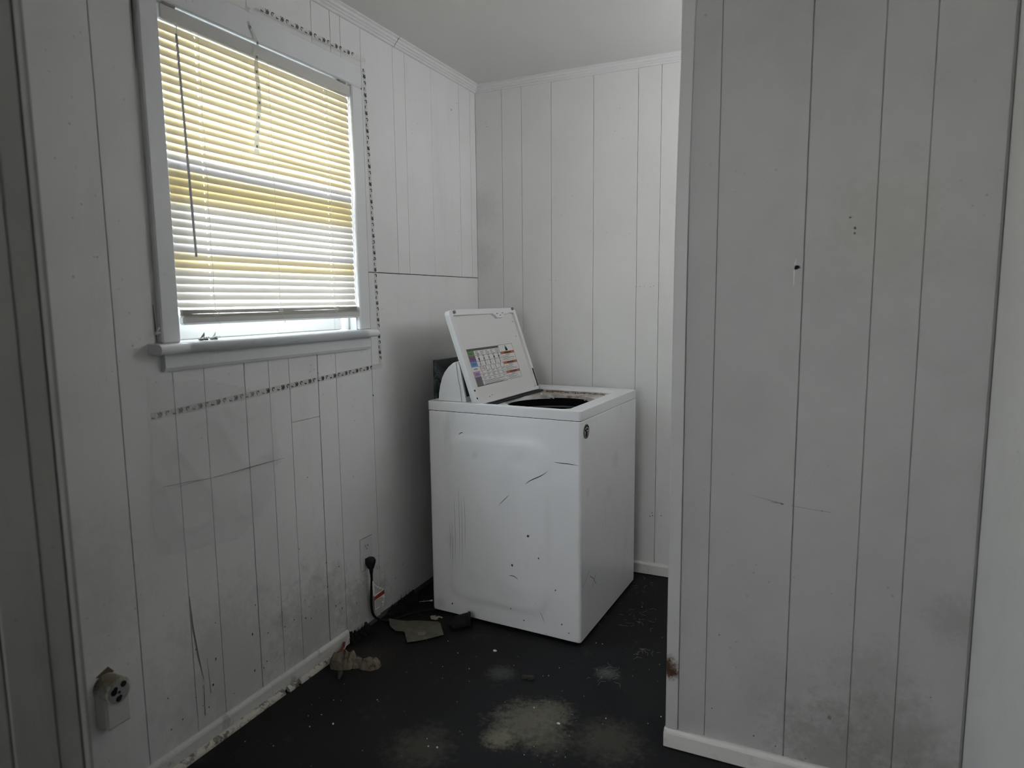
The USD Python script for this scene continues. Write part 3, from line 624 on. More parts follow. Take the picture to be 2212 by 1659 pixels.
top_tab = prism([(0.36, LL-0.022), (0.385, LL-0.034), (0.40, LL-0.046), (0.45, LL-0.046), (0.47, LL-0.03), (0.52, LL-0.028), (0.52, LL-0.02), (0.36, LL-0.02)], 'z', -0.012, 0.001)
obj('lid_latch', lidm(top_tab), M_plate, ld)
for u, v in ((0.402, LL-0.028), (0.428, LL-0.036), (0.455, LL-0.026)): obj('latch_slot', lidm(prism([(u, v), (u+0.012, v+0.001), (u+0.011, v+0.004), (u, v+0.003)], 'z', 0.0012, 0.0016)), M_seam, ld)
for u, v in ((0.042, LL-0.012), (LB1-0.03, LL-0.006)):
    b0 = trimesh.creation.cylinder(0.007, 0.008, sections=12); b0.apply_translation([u, v, 0.003]); obj('lid_bumper', lidm(b0), plain('bumper_%d' % int(u*100), (0.16, 0.16, 0.17), 0.6), ld, smooth=30)
for v in (0.028, 0.062):
    b0 = trimesh.creation.cylinder(0.0045, 0.001, sections=12); b0.apply_translation([LB0+0.011, v, 0.0006]); obj('lid_hole', lidm(b0), M_void, ld)
obj('lid_hinge', lidm(box(LB1-0.018, LB1-0.004, 0.012, 0.105, -0.012, 0.002, 0.003)), M_seam, ld)
for u, v in ((0.135, 0.022), (0.158, 0.026)): obj('lid_hole', lidm(prism([(u, v), (u+0.005, v), (u+0.005, v+0.003), (u, v+0.003)], 'z', -0.0118, -0.0112)), M_seam, ld)
for u, v in ((LB1-0.055, 0.27), (LB1-0.042, 0.345)): obj('lid_scuff', lidm(prism([(u, v), (u+0.008, v+0.002), (u+0.006, v+0.006), (u-0.001, v+0.004)], 'z', -0.0118, -0.0113)), M_smear, ld)
# instruction sticker on the lid's underside
SU0, SU1, SV0, SV1 = 0.066, 0.482, 0.072, 0.243
stk = obj('instruction_sticker', lidm(prism(rrect(SU0, SV0, SU1, SV1, 0.004, 3), 'z', -0.012, -0.0117)), plain('sticker_white', (0.68, 0.68, 0.66), 0.35), wm, label='printed washing chart with coloured cells and orange warning bars')
sw_, sh_ = SU1-SU0, SV1-SV0
def cell(u0, v0, u1, v1, z=0.0): return prism([(SU0+u0*sw_, SV1-v1*sh_), (SU0+u1*sw_, SV1-v1*sh_), (SU0+u1*sw_, SV1-v0*sh_), (SU0+u0*sw_, SV1-v0*sh_)], 'z', -0.0116+z, -0.0114+z)
def put(name, cells, col, z=0.0, rough=0.4):
    mt = plain('print_'+name, col, rough)
    if len(cells) < 4:
        for c in cells: obj(name, lidm(cell(*c, z=z)), mt, stk)
    else: obj(name, lidm(cat([cell(*c, z=z) for c in cells])), mt, stk, kind='stuff')
put('title_bar', [(0.0, 0.015, 0.662, 0.075)], (0.07, 0.07, 0.07))
rows = [0.075, 0.205, 0.345, 0.485, 0.60, 0.745, 0.985]
put('green_cell', [(0, rows[0], 0.13, rows[1])], (0.10, 0.24, 0.06)); put('purple_cell', [(0, rows[1], 0.13, rows[2])], (0.20, 0.07, 0.22)); put('blue_cell', [(0, rows[2], 0.13, rows[3])], (0.10, 0.22, 0.48))
put('lilac_cell', [(0, rows[4], 0.13, rows[5])], (0.40, 0.24, 0.43)); put('grey_cell', [(0, rows[5], 0.13, rows[6])], (0.16, 0.16, 0.16))
put('orange_bar', [(0.675, v, 0.99, v+0.07) for v in (0.2, 0.475, 0.735)], (0.42, 0.11, 0.04))
ln = [(0.13, v, 0.662, v+0.008) for v in (0.205, 0.345, 0.485, 0.60, 0.68, 0.77, 0.86, 0.95)]+[(0.662, 0.015, 0.666, 0.95), (0.0, 0.975, 0.662, 0.985), (0.666, 0.005, 0.995, 0.013), (0.99, 0.005, 0.995, 0.97)]
ln += [(0.13+0.106*i, 0.345, 0.133+0.106*i, 0.60) for i in range(1, 5)]
put('rule_line', ln, (0.10, 0.10, 0.10))
tx = []
r2 = random.Random(3)
for c in range(5):                                # lines of small print in the table
    u0 = 0.15+0.106*c
    for v in np.arange(0.095, 0.195, 0.022): tx.append((u0, v, u0+r2.uniform(0.04, 0.085), v+0.009))
    for v in (0.625, 0.645, 0.70, 0.722, 0.745, 0.80, 0.825): tx.append((u0+0.01, v, u0+r2.uniform(0.04, 0.08), v+0.010))
for v in (0.88, 0.905, 0.925, 0.962): tx.append((0.16, v, r2.uniform(0.45, 0.64), v+0.009))
for v0 in (0.295, 0.57, 0.83):
    tx.append((0.78, v0-0.012, 0.87, v0+0.003))
    for k_ in range(6): tx.append((0.685, v0+0.022+0.024*k_, r2.uniform(0.82, 0.98), v0+0.031+0.024*k_))
put('small_print', tx, (0.17, 0.17, 0.17))
ic = []
for c in range(5):
    u0 = 0.175+0.106*c
    ic += [(u0, 0.215, u0+0.03, 0.245), (u0+0.004, 0.355, u0+0.034, 0.385), (u0+0.006, 0.40, u0+0.028, 0.47), (u0+0.004, 0.26, u0+0.03, 0.335)]
put('dial_icon', ic, (0.22, 0.22, 0.21)); put('dark_icon', [(0.178, 0.275, 0.205, 0.335), (0.50, 0.27, 0.525, 0.33), (0.605, 0.275, 0.63, 0.32)], (0.03, 0.03, 0.03), 0.0001)
put('thermometer_icon', [(0.165+0.106*c, 0.495, 0.175+0.106*c, 0.585) for c in range(5)], (0.16, 0.05, 0.04))
put('red_print', [(0.185, 0.15, 0.23, 0.16), (0.185, 0.172, 0.225, 0.182), (0.19, 0.51, 0.25, 0.52), (0.19, 0.535, 0.245, 0.545), (0.19, 0.56, 0.26, 0.57)], (0.42, 0.16, 0.16))
put('cell_print', [(0.03, v, 0.10, v+0.011) for v in (0.12, 0.15, 0.255, 0.285, 0.395, 0.425, 0.525, 0.55, 0.655, 0.685)]+[(0.015, v, 0.115, v+0.010) for v in np.arange(0.76, 0.97, 0.028)], (0.035, 0.035, 0.04), 0.0001)
put('bar_print', [(0.755, v+0.012, 0.915, v+0.058) for v in (0.2, 0.475, 0.735)], (0.09, 0.035, 0.02), 0.0001)
hand = Polygon([(0, 0), (0.06, 0), (0.065, 0.02), (0.05, 0.05), (0.052, 0.085), (0.045, 0.09), (0.04, 0.06), (0.03, 0.06), (0.022, 0.1), (0.014, 0.1), (0.018, 0.055), (0.006, 0.04), (0.014, 0.02)])
from shapely import affinity
hand = affinity.affine_transform(hand, [0.38, 0, 0, 0.26, SU0+0.80*sw_, SV1-0.185*sh_])
obj('pictogram', lidm(prism(hand, 'z', -0.0116, -0.0113)), M_void, stk)
# console
CB0, CB1 = 0.022, 0.672
prof = [(0.660, 0.951), (0.657, 0.985), (0.651, 1.015), (0.640, 1.05), (0.626, 1.075), (0.606, 1.098), (0.585, 1.114), (0.570, 1.120), (0.560, 1.117), (0.554, 1.105), (0.550, 1.085), (0.538, 1.02), (0.527, 0.966), (0.525, 0.951)]
def cons(B0, B1, pf_): return prism([(WA/2-A, z) for A, z in pf_], 'y', B0-WWD/2, B1-WWD/2)
def inset(pf_, d): return list(Polygon(pf_).buffer(-d, join_style=1).exterior.coords)[:-1]
cs = thing('console', parent=wm)
obj('housing', cons(CB0+0.002, CB1, prof), M_console, cs, smooth=28)
side = [p for p in prof]
cp = Polygon(prof).intersection(Polygon([(0.70, 0.95), (0.545, 0.95), (0.549, 1.0), (0.56, 1.05), (0.58, 1.2), (0.70, 1.2)]))
obj('end_cap', prism([(WA/2-A, z) for A, z in cp.buffer(-0.001).exterior.coords[:-1]], 'y', CB0-0.002-WWD/2, CB0+0.004-WWD/2), M_console, cs, smooth=28)
# dark panel set in the sloped face (faces the front)
pn0, pn1 = np.array([0.5295, 0.972]), np.array([0.5515, 1.095]); nrm = np.array([-(pn1-pn0)[1], (pn1-pn0)[0]]); nrm /= np.linalg.norm(nrm)
q = [pn0, pn1, pn1+nrm*0.003, pn0+nrm*0.003]
obj('control_panel', prism([(WA/2-A, z) for A, z in q], 'y', CB0+0.012-WWD/2, CB1-0.012-WWD/2), M_panel, cs)
kb = trimesh.creation.cylinder(0.028, 0.022, sections=24); kb.apply_transform(trimesh.transformations.rotation_matrix(math.pi/2-0.2, [0, 1, 0])); kb.apply_translation(lc(0.532, 0.40, 1.045)); obj('knob', kb, M_console, cs, smooth=30)
# badge on the front panel
fx = WA/2
bg = thing('badge', parent=wm)
def disc(r, cx, cy, t0, t1, sy=1.0, seg=32): 
    return prism([(cx+r*math.cos(t), cy+r*sy*math.sin(t)) for t in np.linspace(0, 2*math.pi, seg, endpoint=False)], 'x', fx+t0, fx+t1)
bcx, bcz = 0.0535-WWD/2, 0.864
obj('badge_ring', disc(0.0285, bcx, bcz, 0.0, 0.0022), plain('badge_grey', (0.11, 0.11, 0.115), 0.35), bg)
obj('badge_face', disc(0.0195, bcx, bcz, 0.0022, 0.0028), plain('badge_face', (0.42, 0.42, 0.43), 0.35), bg)
from shapely.geometry import LineString
mk = [LineString([(-0.018, 0.016), (-0.008, 0.0215), (0.008, 0.0215), (0.018, 0.015)]).buffer(0.0032), LineString([(-0.010, -0.012), (-0.006, 0.006), (0.003, 0.011), (0.010, 0.007)]).buffer(0.0032), LineString([(-0.006, 0.004), (0.002, -0.008), (0.010, -0.002)]).buffer(0.003), LineString([(0.002, -0.008), (-0.004, -0.017), (0.001, -0.02)]).buffer(0.0036), LineString([(-0.017, 0.009), (-0.012, 0.004)]).buffer(0.003), LineString([(0.002, -0.008), (0.008, -0.014)]).buffer(0.0022)]
ems = [prism([(bcx+x, bcz+z) for x, z in g.exterior.coords[:-1]], 'x', fx+0.0028, fx+0.0034) for g in mk]
obj('badge_emblem', cat(ems), M_void, bg, kind='stuff')
# scratches and chips on the near side and front
def near(A, Z): return np.array(lc(A, -press(A, Z), Z))
def scr(pts, w, m=None):
    P = curve(pts, 14); P = np.array([near(A, Z) for A, Z in P[:, :2]]); n = len(P)
    obj('scratch', ribbon(P, w*np.sin(np.linspace(0.25, math.pi-0.1, n)), (0, -1, 0), 0.0007), m or M_print, wm)
def pxs(*l): return [(A, z, 0) for A, z in l]
scr(pxs((0.236, 0.640), (0.195, 0.668), (0.155, 0.690), (0.137, 0.706)), 0.0036)
scr(pxs((0.112, 0.742), (0.08, 0.7415), (0.04, 0.741), (0.008, 0.739)), 0.0032)
scr(pxs((0.360, 0.535), (0.335, 0.562), (0.308, 0.588)), 0.0022)
scr(pxs((0.548, 0.815), (0.535, 0.825), (0.525, 0.824)), 0.0026)
scr(pxs((0.315, 0.243), (0.295, 0.245), (0.27, 0.232)), 0.003)
scr(pxs((0.175, 0.115), (0.165, 0.09), (0.155, 0.07)), 0.002, M_smear)
for A in (0.602, 0.59, 0.575, 0.553, 0.54, 0.525):
    z0 = rng.uniform(0.25, 0.40); scr(pxs((A, z0+rng.uniform(0.1, 0.25)), (A-0.001, z0), (A+0.0005, z0-rng.uniform(0.05, 0.12))), 0.0014, M_smear)
for A, Z, r in ((0.2258, 0.4266, 0.006), (0.2992, 0.2904, 0.006), (0.1787, 0.3411, 0.004), (0.1078, 0.2184, 0.004), (0.08, 0.08, 0.004), (0.05, 0.05, 0.003), (0.25, 0.06, 0.003), (0.31, 0.10, 0.003), (0.6, 0.06, 0.004)):
    P = near(A, Z); pg = [(P[0]+r*rng.uniform(0.5, 1)*math.cos(t), P[2]+r*rng.uniform(0.6, 1.2)*math.sin(t)) for t in np.linspace(0, 2*math.pi, 8, endpoint=False)]
    obj('chip', prism(pg, 'y', P[1]-0.0009, P[1]-0.0003), M_print, wm)
def scf(pts, w, m=None):
    P = np.array([(fx+0.0, B-WWD/2, Z) for B, Z in pts]); obj('scratch', ribbon(P, w, (1, 0, 0), 0.0005), m or M_smear, wm)
scf([(0.10, 0.26), (0.14, 0.235), (0.17, 0.20)], 0.003); scf([(0.17, 0.245), (0.14, 0.22), (0.13, 0.20)], 0.003); scf([(0.02, 0.245), (0.06, 0.262), (0.09, 0.285)], 0.002)

# ------------------------------------------------------------------ dark board behind the washer
M_board = usdkit.material(stage, L('dark_board'), {'g': ('geometry', {}), 'n': ('noise_texture', {'scale': 9.0, 'detail': 3.0, 'distortion': 1.5}), 'r': ('rgb_ramp', {'ramp': [(0.35, (0.008, 0.008, 0.008)), (0.55, (0.02, 0.035, 0.035)), (0.66, (0.09, 0.12, 0.12)), (0.7, (0.012, 0.014, 0.012))]}), 'p': ('principled_bsdf', {'roughness': 0.25})},
                         [('g.position', 'n.vector'), ('n.fac', 'r.fac'), ('r.color', 'p.base_color')], surface='p.BSDF')  # greenish ramp bands paint reflections into the board's colour
dbx = thing('dark_board', 'glossy dark board, its greenish reflections painted in, standing between washing machine console and wall', 'board')
obj('panel', box(0.098, 0.114, -0.632, -0.25, 0.0, 1.108, 0.001), M_board, dbx)

# ------------------------------------------------------------------ outlet and cord
ou = thing('wall_outlet', 'white painted duplex outlet low on the window wall, left of the washing machine', 'outlet')
M_plateo = paint('outlet_paint', (0.66, 0.655, 0.65), rough=0.4, speck=0.7, speck_scale=70)
obj('cover_plate', box(0.0, 0.0045, -1.078, -0.9985, 0.2645, 0.4022, 0.0018), M_plateo, ou)
for zc in (0.362, 0.302):
    rc = obj('receptacle', prism(Polygon(rrect(-1.0545, zc-0.0185, -1.0225, zc+0.0185, 0.014, 5)), 'x', 0.0045, 0.0058), M_plateo, ou)
    for dy in (-0.0065, 0.0065): obj('slot', box(0.0058, 0.0062, -1.0385+dy-0.0015, -1.0385+dy+0.0015, zc-0.002, zc+0.010), M_print, rc)
    obj('slot', box(0.0058, 0.0062, -1.041, -1.036, zc-0.012, zc-0.0065), M_print, rc)
obj('grime_line', ribbon([(0.0045, -1.078, 0.4012), (0.0045, -1.04, 0.4016), (0.0045, -0.9985, 0.4012)], [0.0015, 0.003, 0.002], (1, 0, 0)), M_smear, ou)
obj('grime_line', ribbon([(0.0045, -1.078, 0.266), (0.0045, -1.05, 0.2655)], 0.002, (1, 0, 0)), M_smear, ou)
pc = thing('power_cord', 'black power cord with moulded plug in the outlet, running down to the floor', 'power cord')
hull = m3.Manifold.hull_points(np.array([(0.0065, -1.0385+dy, 0.302+dz) for dy in (-0.015, 0.015) for dz in (-0.012, 0.012)]+[(0.032, -1.0385+0.017*math.cos(t), 0.304+0.017*math.sin(t)) for t in np.linspace(0, 6.28, 14)]+[(0.041, -1.0385+0.012*math.cos(t), 0.302+0.012*math.sin(t)) for t in np.linspace(0, 6.28, 10)]+[(0.024+dx, -1.0385+dy, 0.268) for dx in (-0.008, 0.008) for dy in (-0.008, 0.008)]))
obj('plug', hull, M_black, pc, smooth=40)
obj('strain_relief', tube([(0.0245, -1.0385, 0.272), (0.024, -1.038, 0.255), (0.0235, -1.0375, 0.246)], [0.009, 0.0075, 0.0065], 10), M_black, pc, smooth=40)
cpts = curve([(0.0235, -1.0375, 0.248), (0.022, -1.035, 0.215), (0.017, -1.034, 0.16), (0.014, -1.033, 0.10), (0.016, -1.022, 0.055), (0.028, -0.990, 0.022), (0.05, -0.955, 0.007), (0.075, -0.90, 0.006), (0.12, -0.83, 0.006), (0.17, -0.78, 0.006)], 60)
obj('cord', tube(cpts, 0.0052, 8), M_black, pc, smooth=True)
# warning tag on the cord
M_tagw = usdkit.material(stage, L('tag_paper'), {'p': ('principled_bsdf', {'base_color': (0.90, 0.89, 0.85), 'roughness': 0.4})}, [], surface='p.BSDF')
wt = thing('warning_tag', 'white paper warning tag with a red band wrapped on the power cord', 'tag')
tg = [(-1.0325, 0.205), (-1.015, 0.186), (-0.985, 0.166), (-0.968, 0.152), (-0.965, 0.118), (-0.975, 0.083), (-1.03, 0.085), (-1.033, 0.15)]
def tagx(y): return 0.0300+0.05*(y+1.033)
def tagp(poly, off=0.0, t=0.0003):
    m = prism(poly, 'x', 0, t); v = m.vertices.copy(); v[:, 0] += np.array([tagx(y) for y in v[:, 1]])+off; m.vertices = v; return m
obj('paper', tagp(tg), M_tagw, wt)
obj('paper_fold', box(0.0283, 0.0303, -1.040, -1.0320, 0.150, 0.215, 0.0004), M_tagw, wt)
obj('red_band', tagp([(-1.0325, 0.143), (-0.968, 0.150), (-0.966, 0.132), (-1.033, 0.127)], 0.0004), plain('tag_red', (0.33, 0.03, 0.02), 0.5), wt)
lines = []
tpoly = Polygon(tg).buffer(-0.003)
for z in list(np.arange(0.155, 0.20, 0.0052))+list(np.arange(0.087, 0.124, 0.0052)):
    g = LineString([(-1.04, z), (-0.96, z)]).intersection(tpoly)
    if not g.is_empty:
        x0_, _, x1_, _ = g.bounds; x1_ = x0_+(x1_-x0_)*rng.uniform(0.7, 1.0); lines.append(tagp([(x0_, z-0.0009), (x1_, z-0.0009), (x1_, z+0.0009), (x0_, z+0.0009)], 0.0004))
obj('small_print', cat(lines), M_print, wt, kind='stuff')

# ------------------------------------------------------------------ painted surface socket low on the left wall
us = thing('surface_socket', 'painted-over surface socket box with a broken face low on the wall beside the dark jamb', 'outlet')
M_sock = paint('socket_paint', (0.60, 0.595, 0.575), rough=0.5, speck=0.5, spots=[(0.03, -2.17, 0.395, 0.05, 0.9, (0.20, 0.155, 0.085)), (0.0, -2.195, 0.385, 0.03, 0.9, (0.05, 0.04, 0.03))])
obj('box_body', box(0.0, 0.048, -2.195, -2.125, 0.262, 0.365, 0.006), M_sock, us)
cyl = trimesh.creation.cylinder(0.035, 0.052, sections=28); cyl.apply_transform(trimesh.transformations.rotation_matrix(math.pi/2, [0, 1, 0])); cyl.apply_translation([0.026, -2.16, 0.362])
obj('round_head', cyl, M_sock, us, smooth=40)
fc = trimesh.creation.cylinder(0.029, 0.003, sections=24); fc.apply_transform(trimesh.transformations.rotation_matrix(math.pi/2, [0, 1, 0])); fc.apply_translation([0.0525, -2.16, 0.358]); obj('face', fc, paint('socket_face', (0.30, 0.30, 0.30), speck=0.9, speck_scale=90, speck_size=0.1, dirt=(0.02, 0.02, 0.02)), us)
for y, z, r in ((-2.174, 0.364, 0.009), (-2.169, 0.371, 0.006), (-2.147, 0.375, 0.0085), (-2.163, 0.341, 0.008), (-2.158, 0.345, 0.005), (-2.160, 0.358, 0.004)):
    g = trimesh.creation.cylinder(r, 0.0012, sections=9); g.apply_transform(trimesh.transformations.rotation_matrix(math.pi/2, [0, 1, 0])); g.apply_scale([1, 1, 1]); g.apply_translation([0.0544, y, z]); obj('socket_hole', g, M_void, us)
obj('torn_paint', prism([(-2.185, 0.398), (-2.15, 0.412), (-2.135, 0.392), (-2.16, 0.386)], 'x', 0.0, 0.002), M_rust, us)

# ------------------------------------------------------------------ small marks on the walls (kept as parts of the walls)
def mark_y(wall, x, z, rx, rz, m=None, y=PW_Y, n=9, rot=0.0):
    pg = [(x+rx*rng.uniform(0.6, 1.1)*math.cos(t), z+rz*rng.uniform(0.6, 1.1)*math.sin(t)) for t in np.linspace(0, 2*math.pi, n, endpoint=False)]
    obj('mark', prism(pg, 'y', y-0.0005, y-0.0001), m or M_print, wall)
def mark_x(wall, y, z, ry, rz, m=None, n=9, x=0.0):
    pg = [(y+ry*rng.uniform(0.6, 1.1)*math.cos(t), z+rz*rng.uniform(0.6, 1.1)*math.sin(t)) for t in np.linspace(0, 2*math.pi, n, endpoint=False)]
    obj('mark', prism(pg, 'x', x+0.0001, x+0.0005), m or M_print, wall)
mark_y(wp, 1.612, 0.8055, 0.006, 0.0022); mark_y(wp, 1.597, 0.807, 0.014, 0.0012, M_smear)
obj('scratch', ribbon([(1.53, PW_Y, 0.822), (1.58, PW_Y, 0.812), (1.613, PW_Y, 0.806)], [0.0006, 0.0016, 0.003], (0, -1, 0)), M_smear, wp)
obj('scratch', ribbon([(1.635, PW_Y, 0.8035), (1.69, PW_Y, 0.799), (1.735, PW_Y, 0.797)], 0.0011, (0, -1, 0)), M_smear, wp)
for x, z, r in ((1.745, 1.572, 0.003), (1.757, 1.545, 0.0035), (1.757, 1.532, 0.0028), (1.633, 1.449, 0.0018), (1.712, 0.798, 0.0018), (1.455, 0.39, 0.0022), (1.55, 0.62, 0.0014), (1.65, 0.60, 0.0013), (1.755, 0.21, 0.006), (1.44, 0.155, 0.002), (1.62, 0.085, 0.0022), (1.56, 0.10, 0.0025), (1.99, 0.33, 0.0022), (1.70, 0.07, 0.0022)):
    mark_y(wp, x, z, r, r*rng.uniform(0.7, 1.4), M_smear if r > 0.005 else None)
# pale filler run under the hole
obj('filler_run', cat([ribbon([(1.6185, PW_Y, 1.444), (1.6182, PW_Y, 1.42), (1.6190, PW_Y, 1.402)], [0.0022, 0.0018, 0.001], (0, -1, 0), 0.001), ribbon([(1.6195, PW_Y, 1.458), (1.6225, PW_Y, 1.472)], [0.002, 0.0008], (0, -1, 0), 0.001)]), plain('filler_pale', (0.78, 0.78, 0.76), 0.6), wp)
for x, z in ((0.061, 2.28), (0.068, 2.262), (0.415, 1.472), (0.445, 1.471), (0.86, 1.432), (0.878, 1.432), (0.90, 1.432), (0.93, 1.428), (0.945, 1.433), (0.945, 0.30), (0.958, 0.305), (0.955, 0.318), (1.0, 0.31)):
    mark_y(wb, x, z, 0.0028 if z < 0.5 else 0.0018, 0.003 if z < 0.5 else 0.0018, y=0.0)
for y, z, r in ((-0.9131, 1.6094, 0.0042), (-0.9107, 1.544, 0.0042), (-0.2464, 2.2955, 0.004), (-0.19, 2.34, 0.002), (-1.944, 1.155, 0.0018), (-1.02, 1.172, 0.0014), (-1.01, 1.171, 0.0014), (-0.95, 0.985, 0.004), (-1.36, 0.735, 0.0026)):
    mark_x(wl, y, z, r, r)
for k_ in range(46):
    y = rng.uniform(-2.0, -0.75); z = 0.08+abs(rng.gauss(0, 0.16)); r = rng.uniform(0.0012, 0.003)
    if z < 0.6 and not (-1.09 < y < -0.99 and z > 0.25): mark_x(wl, y, z, r, r*rng.uniform(0.8, 2.2))
obj('stain_run', cat([ribbon([(0.0005, -1.888, 0.50), (0.0005, -1.884, 0.40), (0.0005, -1.872, 0.30), (0.0005, -1.858, 0.215)], [0.002, 0.006, 0.005, 0.001], (1, 0, 0)), ribbon([(0.0005, -1.842, 0.28), (0.0005, -1.836, 0.16)], [0.001, 0.0024], (1, 0, 0)), ribbon([(0.0005, -1.86, 0.20), (0.0005, -1.862, 0.10)], [0.0015, 0.0022], (1, 0, 0))]), plain('drip_brown', (0.22, 0.2, 0.15), 0.7), wl)
obj('caulk_gap', ribbon([(0.0006, -1.9305, 2.30), (0.0006, -1.9315, 2.15), (0.0006, -1.9325, 2.00)], [0.005, 0.005, 0.001], (1, 0, 0)), M_gap, wl)
obj('caulk_gap', ribbon([(0.0006, -1.936, 1.37), (0.0006, -1.934, 1.30), (0.0006, -1.932, 1.265)], [0.002, 0.004, 0.003], (1, 0, 0)), M_gap, wl)
# grime along the open wall foot
M_grime = plain('grime', (0.010, 0.0095, 0.009), 0.95)
for (ya, yb, lab) in ((-1.172, -1.048, 'black grime and fibres along the bare wall foot between baseboard end and power cord'), (-0.895, -0.70, 'black grime along the bare wall foot beside the washing machine')):
    gm = []
    for k_ in range(150):
        y = rng.uniform(ya, yb); h = 0.006+abs(rng.gauss(0, 0.009)); c = trimesh.creation.icosphere(1, 1.0); c.vertices *= (0.7+0.6*nrg.random(len(c.vertices)))[:, None]; c.apply_scale([rng.uniform(0.005, 0.014), rng.uniform(0.003, 0.010), h]); c.apply_translation([abs(rng.gauss(0, 0.014)), y, h*0.4]); gm.append(c)
    for k_ in range(26):
        y = rng.uniform(ya, yb); h = rng.uniform(0.02, 0.055); gm.append(tube([(0.003, y, 0.01), (0.003+rng.uniform(0, 0.003), y+rng.uniform(-0.006, 0.006), h*0.6), (0.002, y+rng.uniform(-0.01, 0.01), h)], [0.0022, 0.0012, 0.0003], 4))
    obj('floor_grime', cat(gm), M_grime, None, kind='stuff', label=lab, cat='grime')

# ------------------------------------------------------------------ litter on the floor
M_foam = usdkit.material(stage, L('foam_sheet'), {'g': ('geometry', {}), 'n': ('noise_texture', {'scale': 30.0, 'detail': 4.0}), 'r': ('rgb_ramp', {'ramp': [(0.3, (0.095, 0.09, 0.065)), (0.7, (0.155, 0.148, 0.11))]}), 'p': ('principled_bsdf', {'roughness': 0.6})}, [('g.position', 'n.vector'), ('n.fac', 'r.fac'), ('r.color', 'p.base_color')], surface='p.BSDF')
fpoly = Polygon([(0.044, -0.957), (0.10, -0.94), (0.16, -0.905), (0.243, -0.877), (0.260, -0.885), (0.327, -0.970), (0.28, -1.03), (0.224, -1.083), (0.160, -1.010), (0.128, -1.026), (0.085, -1.005)])
fs = thing('foam_sheet', 'grey-beige torn foam sheet lying on the floor by the wall, with a small pale sticker', 'packaging')
def sheet(poly, fn, res=0.008, up=(0, 0, 1)):
    x0_, y0_, x1_, y1_ = poly.bounds; t_ = trimesh.creation.triangulate_polygon(poly.segmentize(res), engine='earcut'); v, f = t_
    m = trimesh.Trimesh(np.c_[v, np.zeros(len(v))], f); 
    for _ in range(3): m = m.subdivide()
    vv = m.vertices.copy(); vv[:, 2] = [fn(x, y) for x, y in vv[:, :2]]; m.vertices = vv
    if m.face_normals[:, 2].mean() < 0: m.invert()
    return m
def fz(x, y): return 0.003+0.012*float(meshkit.noise(np.array([[x*9, y*9, 0.3]]), 5)[0])+0.010*max(0, (0.12-x)/0.08)
top = sheet(fpoly, fz); bot = top.copy(); bot.apply_translation([0, 0, -0.0018]); bot.invert()
obj('sheet', cat([top, bot]), M_foam, fs, smooth=True)
obj('sticker', sheet(Polygon([(0.215, -0.985), (0.243, -0.973), (0.252, -1.0), (0.226, -1.012)]), lambda x, y: fz(x, y)+0.0012), plain('pale_sticker', (0.21, 0.21, 0.145), 0.5), fs, smooth=True)
def blob(pts, noise_amp=0.006, res=0.007, seed=1, freq=40, flat=True):
    m = None
    for (p0, r0), (p1, r1) in zip(pts[:-1], pts[1:]):
        s0 = m3.Manifold.sphere(r0, 20).translate(p0); s1 = m3.Manifold.sphere(r1, 20).translate(p1); h_ = m3.Manifold.batch_hull([s0, s1]); m = h_ if m is None else m+h_
    m = m.refine_to_length(res); mm = m.to_mesh(); t = trimesh.Trimesh(mm.vert_properties[:, :3], mm.tri_verts)
    trimesh.smoothing.filter_taubin(t, iterations=8)
    n = meshkit.fbm(t.vertices*freq, 3, seed)-0.5; t.vertices = t.vertices+t.vertex_normals*(n*2*noise_amp)[:, None]
    v = t.vertices.copy()
    if flat: v[:, 2] = np.maximum(v[:, 2], 0.001)
    t.vertices = v
    return t
M_rag = usdkit.material(stage, L('dirty_cloth'), {'g': ('geometry', {}), 'n': ('noise_texture', {'scale': 38.0, 'detail': 5.0, 'roughness': 0.7}), 'r': ('rgb_ramp', {'ramp': [(0.34, (0.03, 0.025, 0.018)), (0.45, (0.16, 0.135, 0.095)), (0.7, (0.27, 0.23, 0.175))]}), 'p': ('principled_bsdf', {'roughness': 0.9})}, [('g.position', 'n.vector'), ('n.fac', 'r.fac'), ('r.color', 'p.base_color')], surface='p.BSDF')
rg = thing('dirty_sock', 'crumpled beige dirty sock lying by the broken baseboard end', 'sock')
def cloth(outline, zfun, res=0.004, top=0.0):
    t_ = trimesh.creation.triangulate_polygon(outline.segmentize(res), engine='earcut'); m = trimesh.Trimesh(np.c_[t_[0], np.zeros(len(t_[0]))], t_[1])
    while m.edges_unique_length.max() > res*1.6 and len(m.faces) < 30000: m = m.subdivide_to_size(res*1.5)
    v = m.vertices.copy(); e = np.array([outline.exterior.distance(Point(p)) for p in v[:, :2]])
    v[:, 2] = zfun(v, e); m.vertices = v
    if m.face_normals[:, 2].mean() < 0: m.invert()
    b = m.copy(); w = b.vertices.copy(); w[:, 2] = np.minimum(0.001, w[:, 2]); b.vertices = w; b.invert()
    return cat([m, b])
def folds(hmax, rnd, freq, seed, ang):
    def fn(v, e):
        c, s_ = math.cos(ang), math.sin(ang); q = np.c_[(v[:, 0]*c+v[:, 1]*s_)*freq, (-v[:, 0]*s_+v[:, 1]*c)*freq*0.35, np.full(len(v), 0.5)]
        r = 1-np.abs(2*meshkit.noise(q+0.7*meshkit.noise(q*1.3, seed+1)[:, None], seed)-1)
        env = np.sqrt(np.clip(1-(1-np.clip(e/rnd, 0, 1))**2, 0, 1))
        return 0.001+hmax*env*(0.45+0.55*r**1.5)+0.002*meshkit.noise(v*160, seed)
    return fn
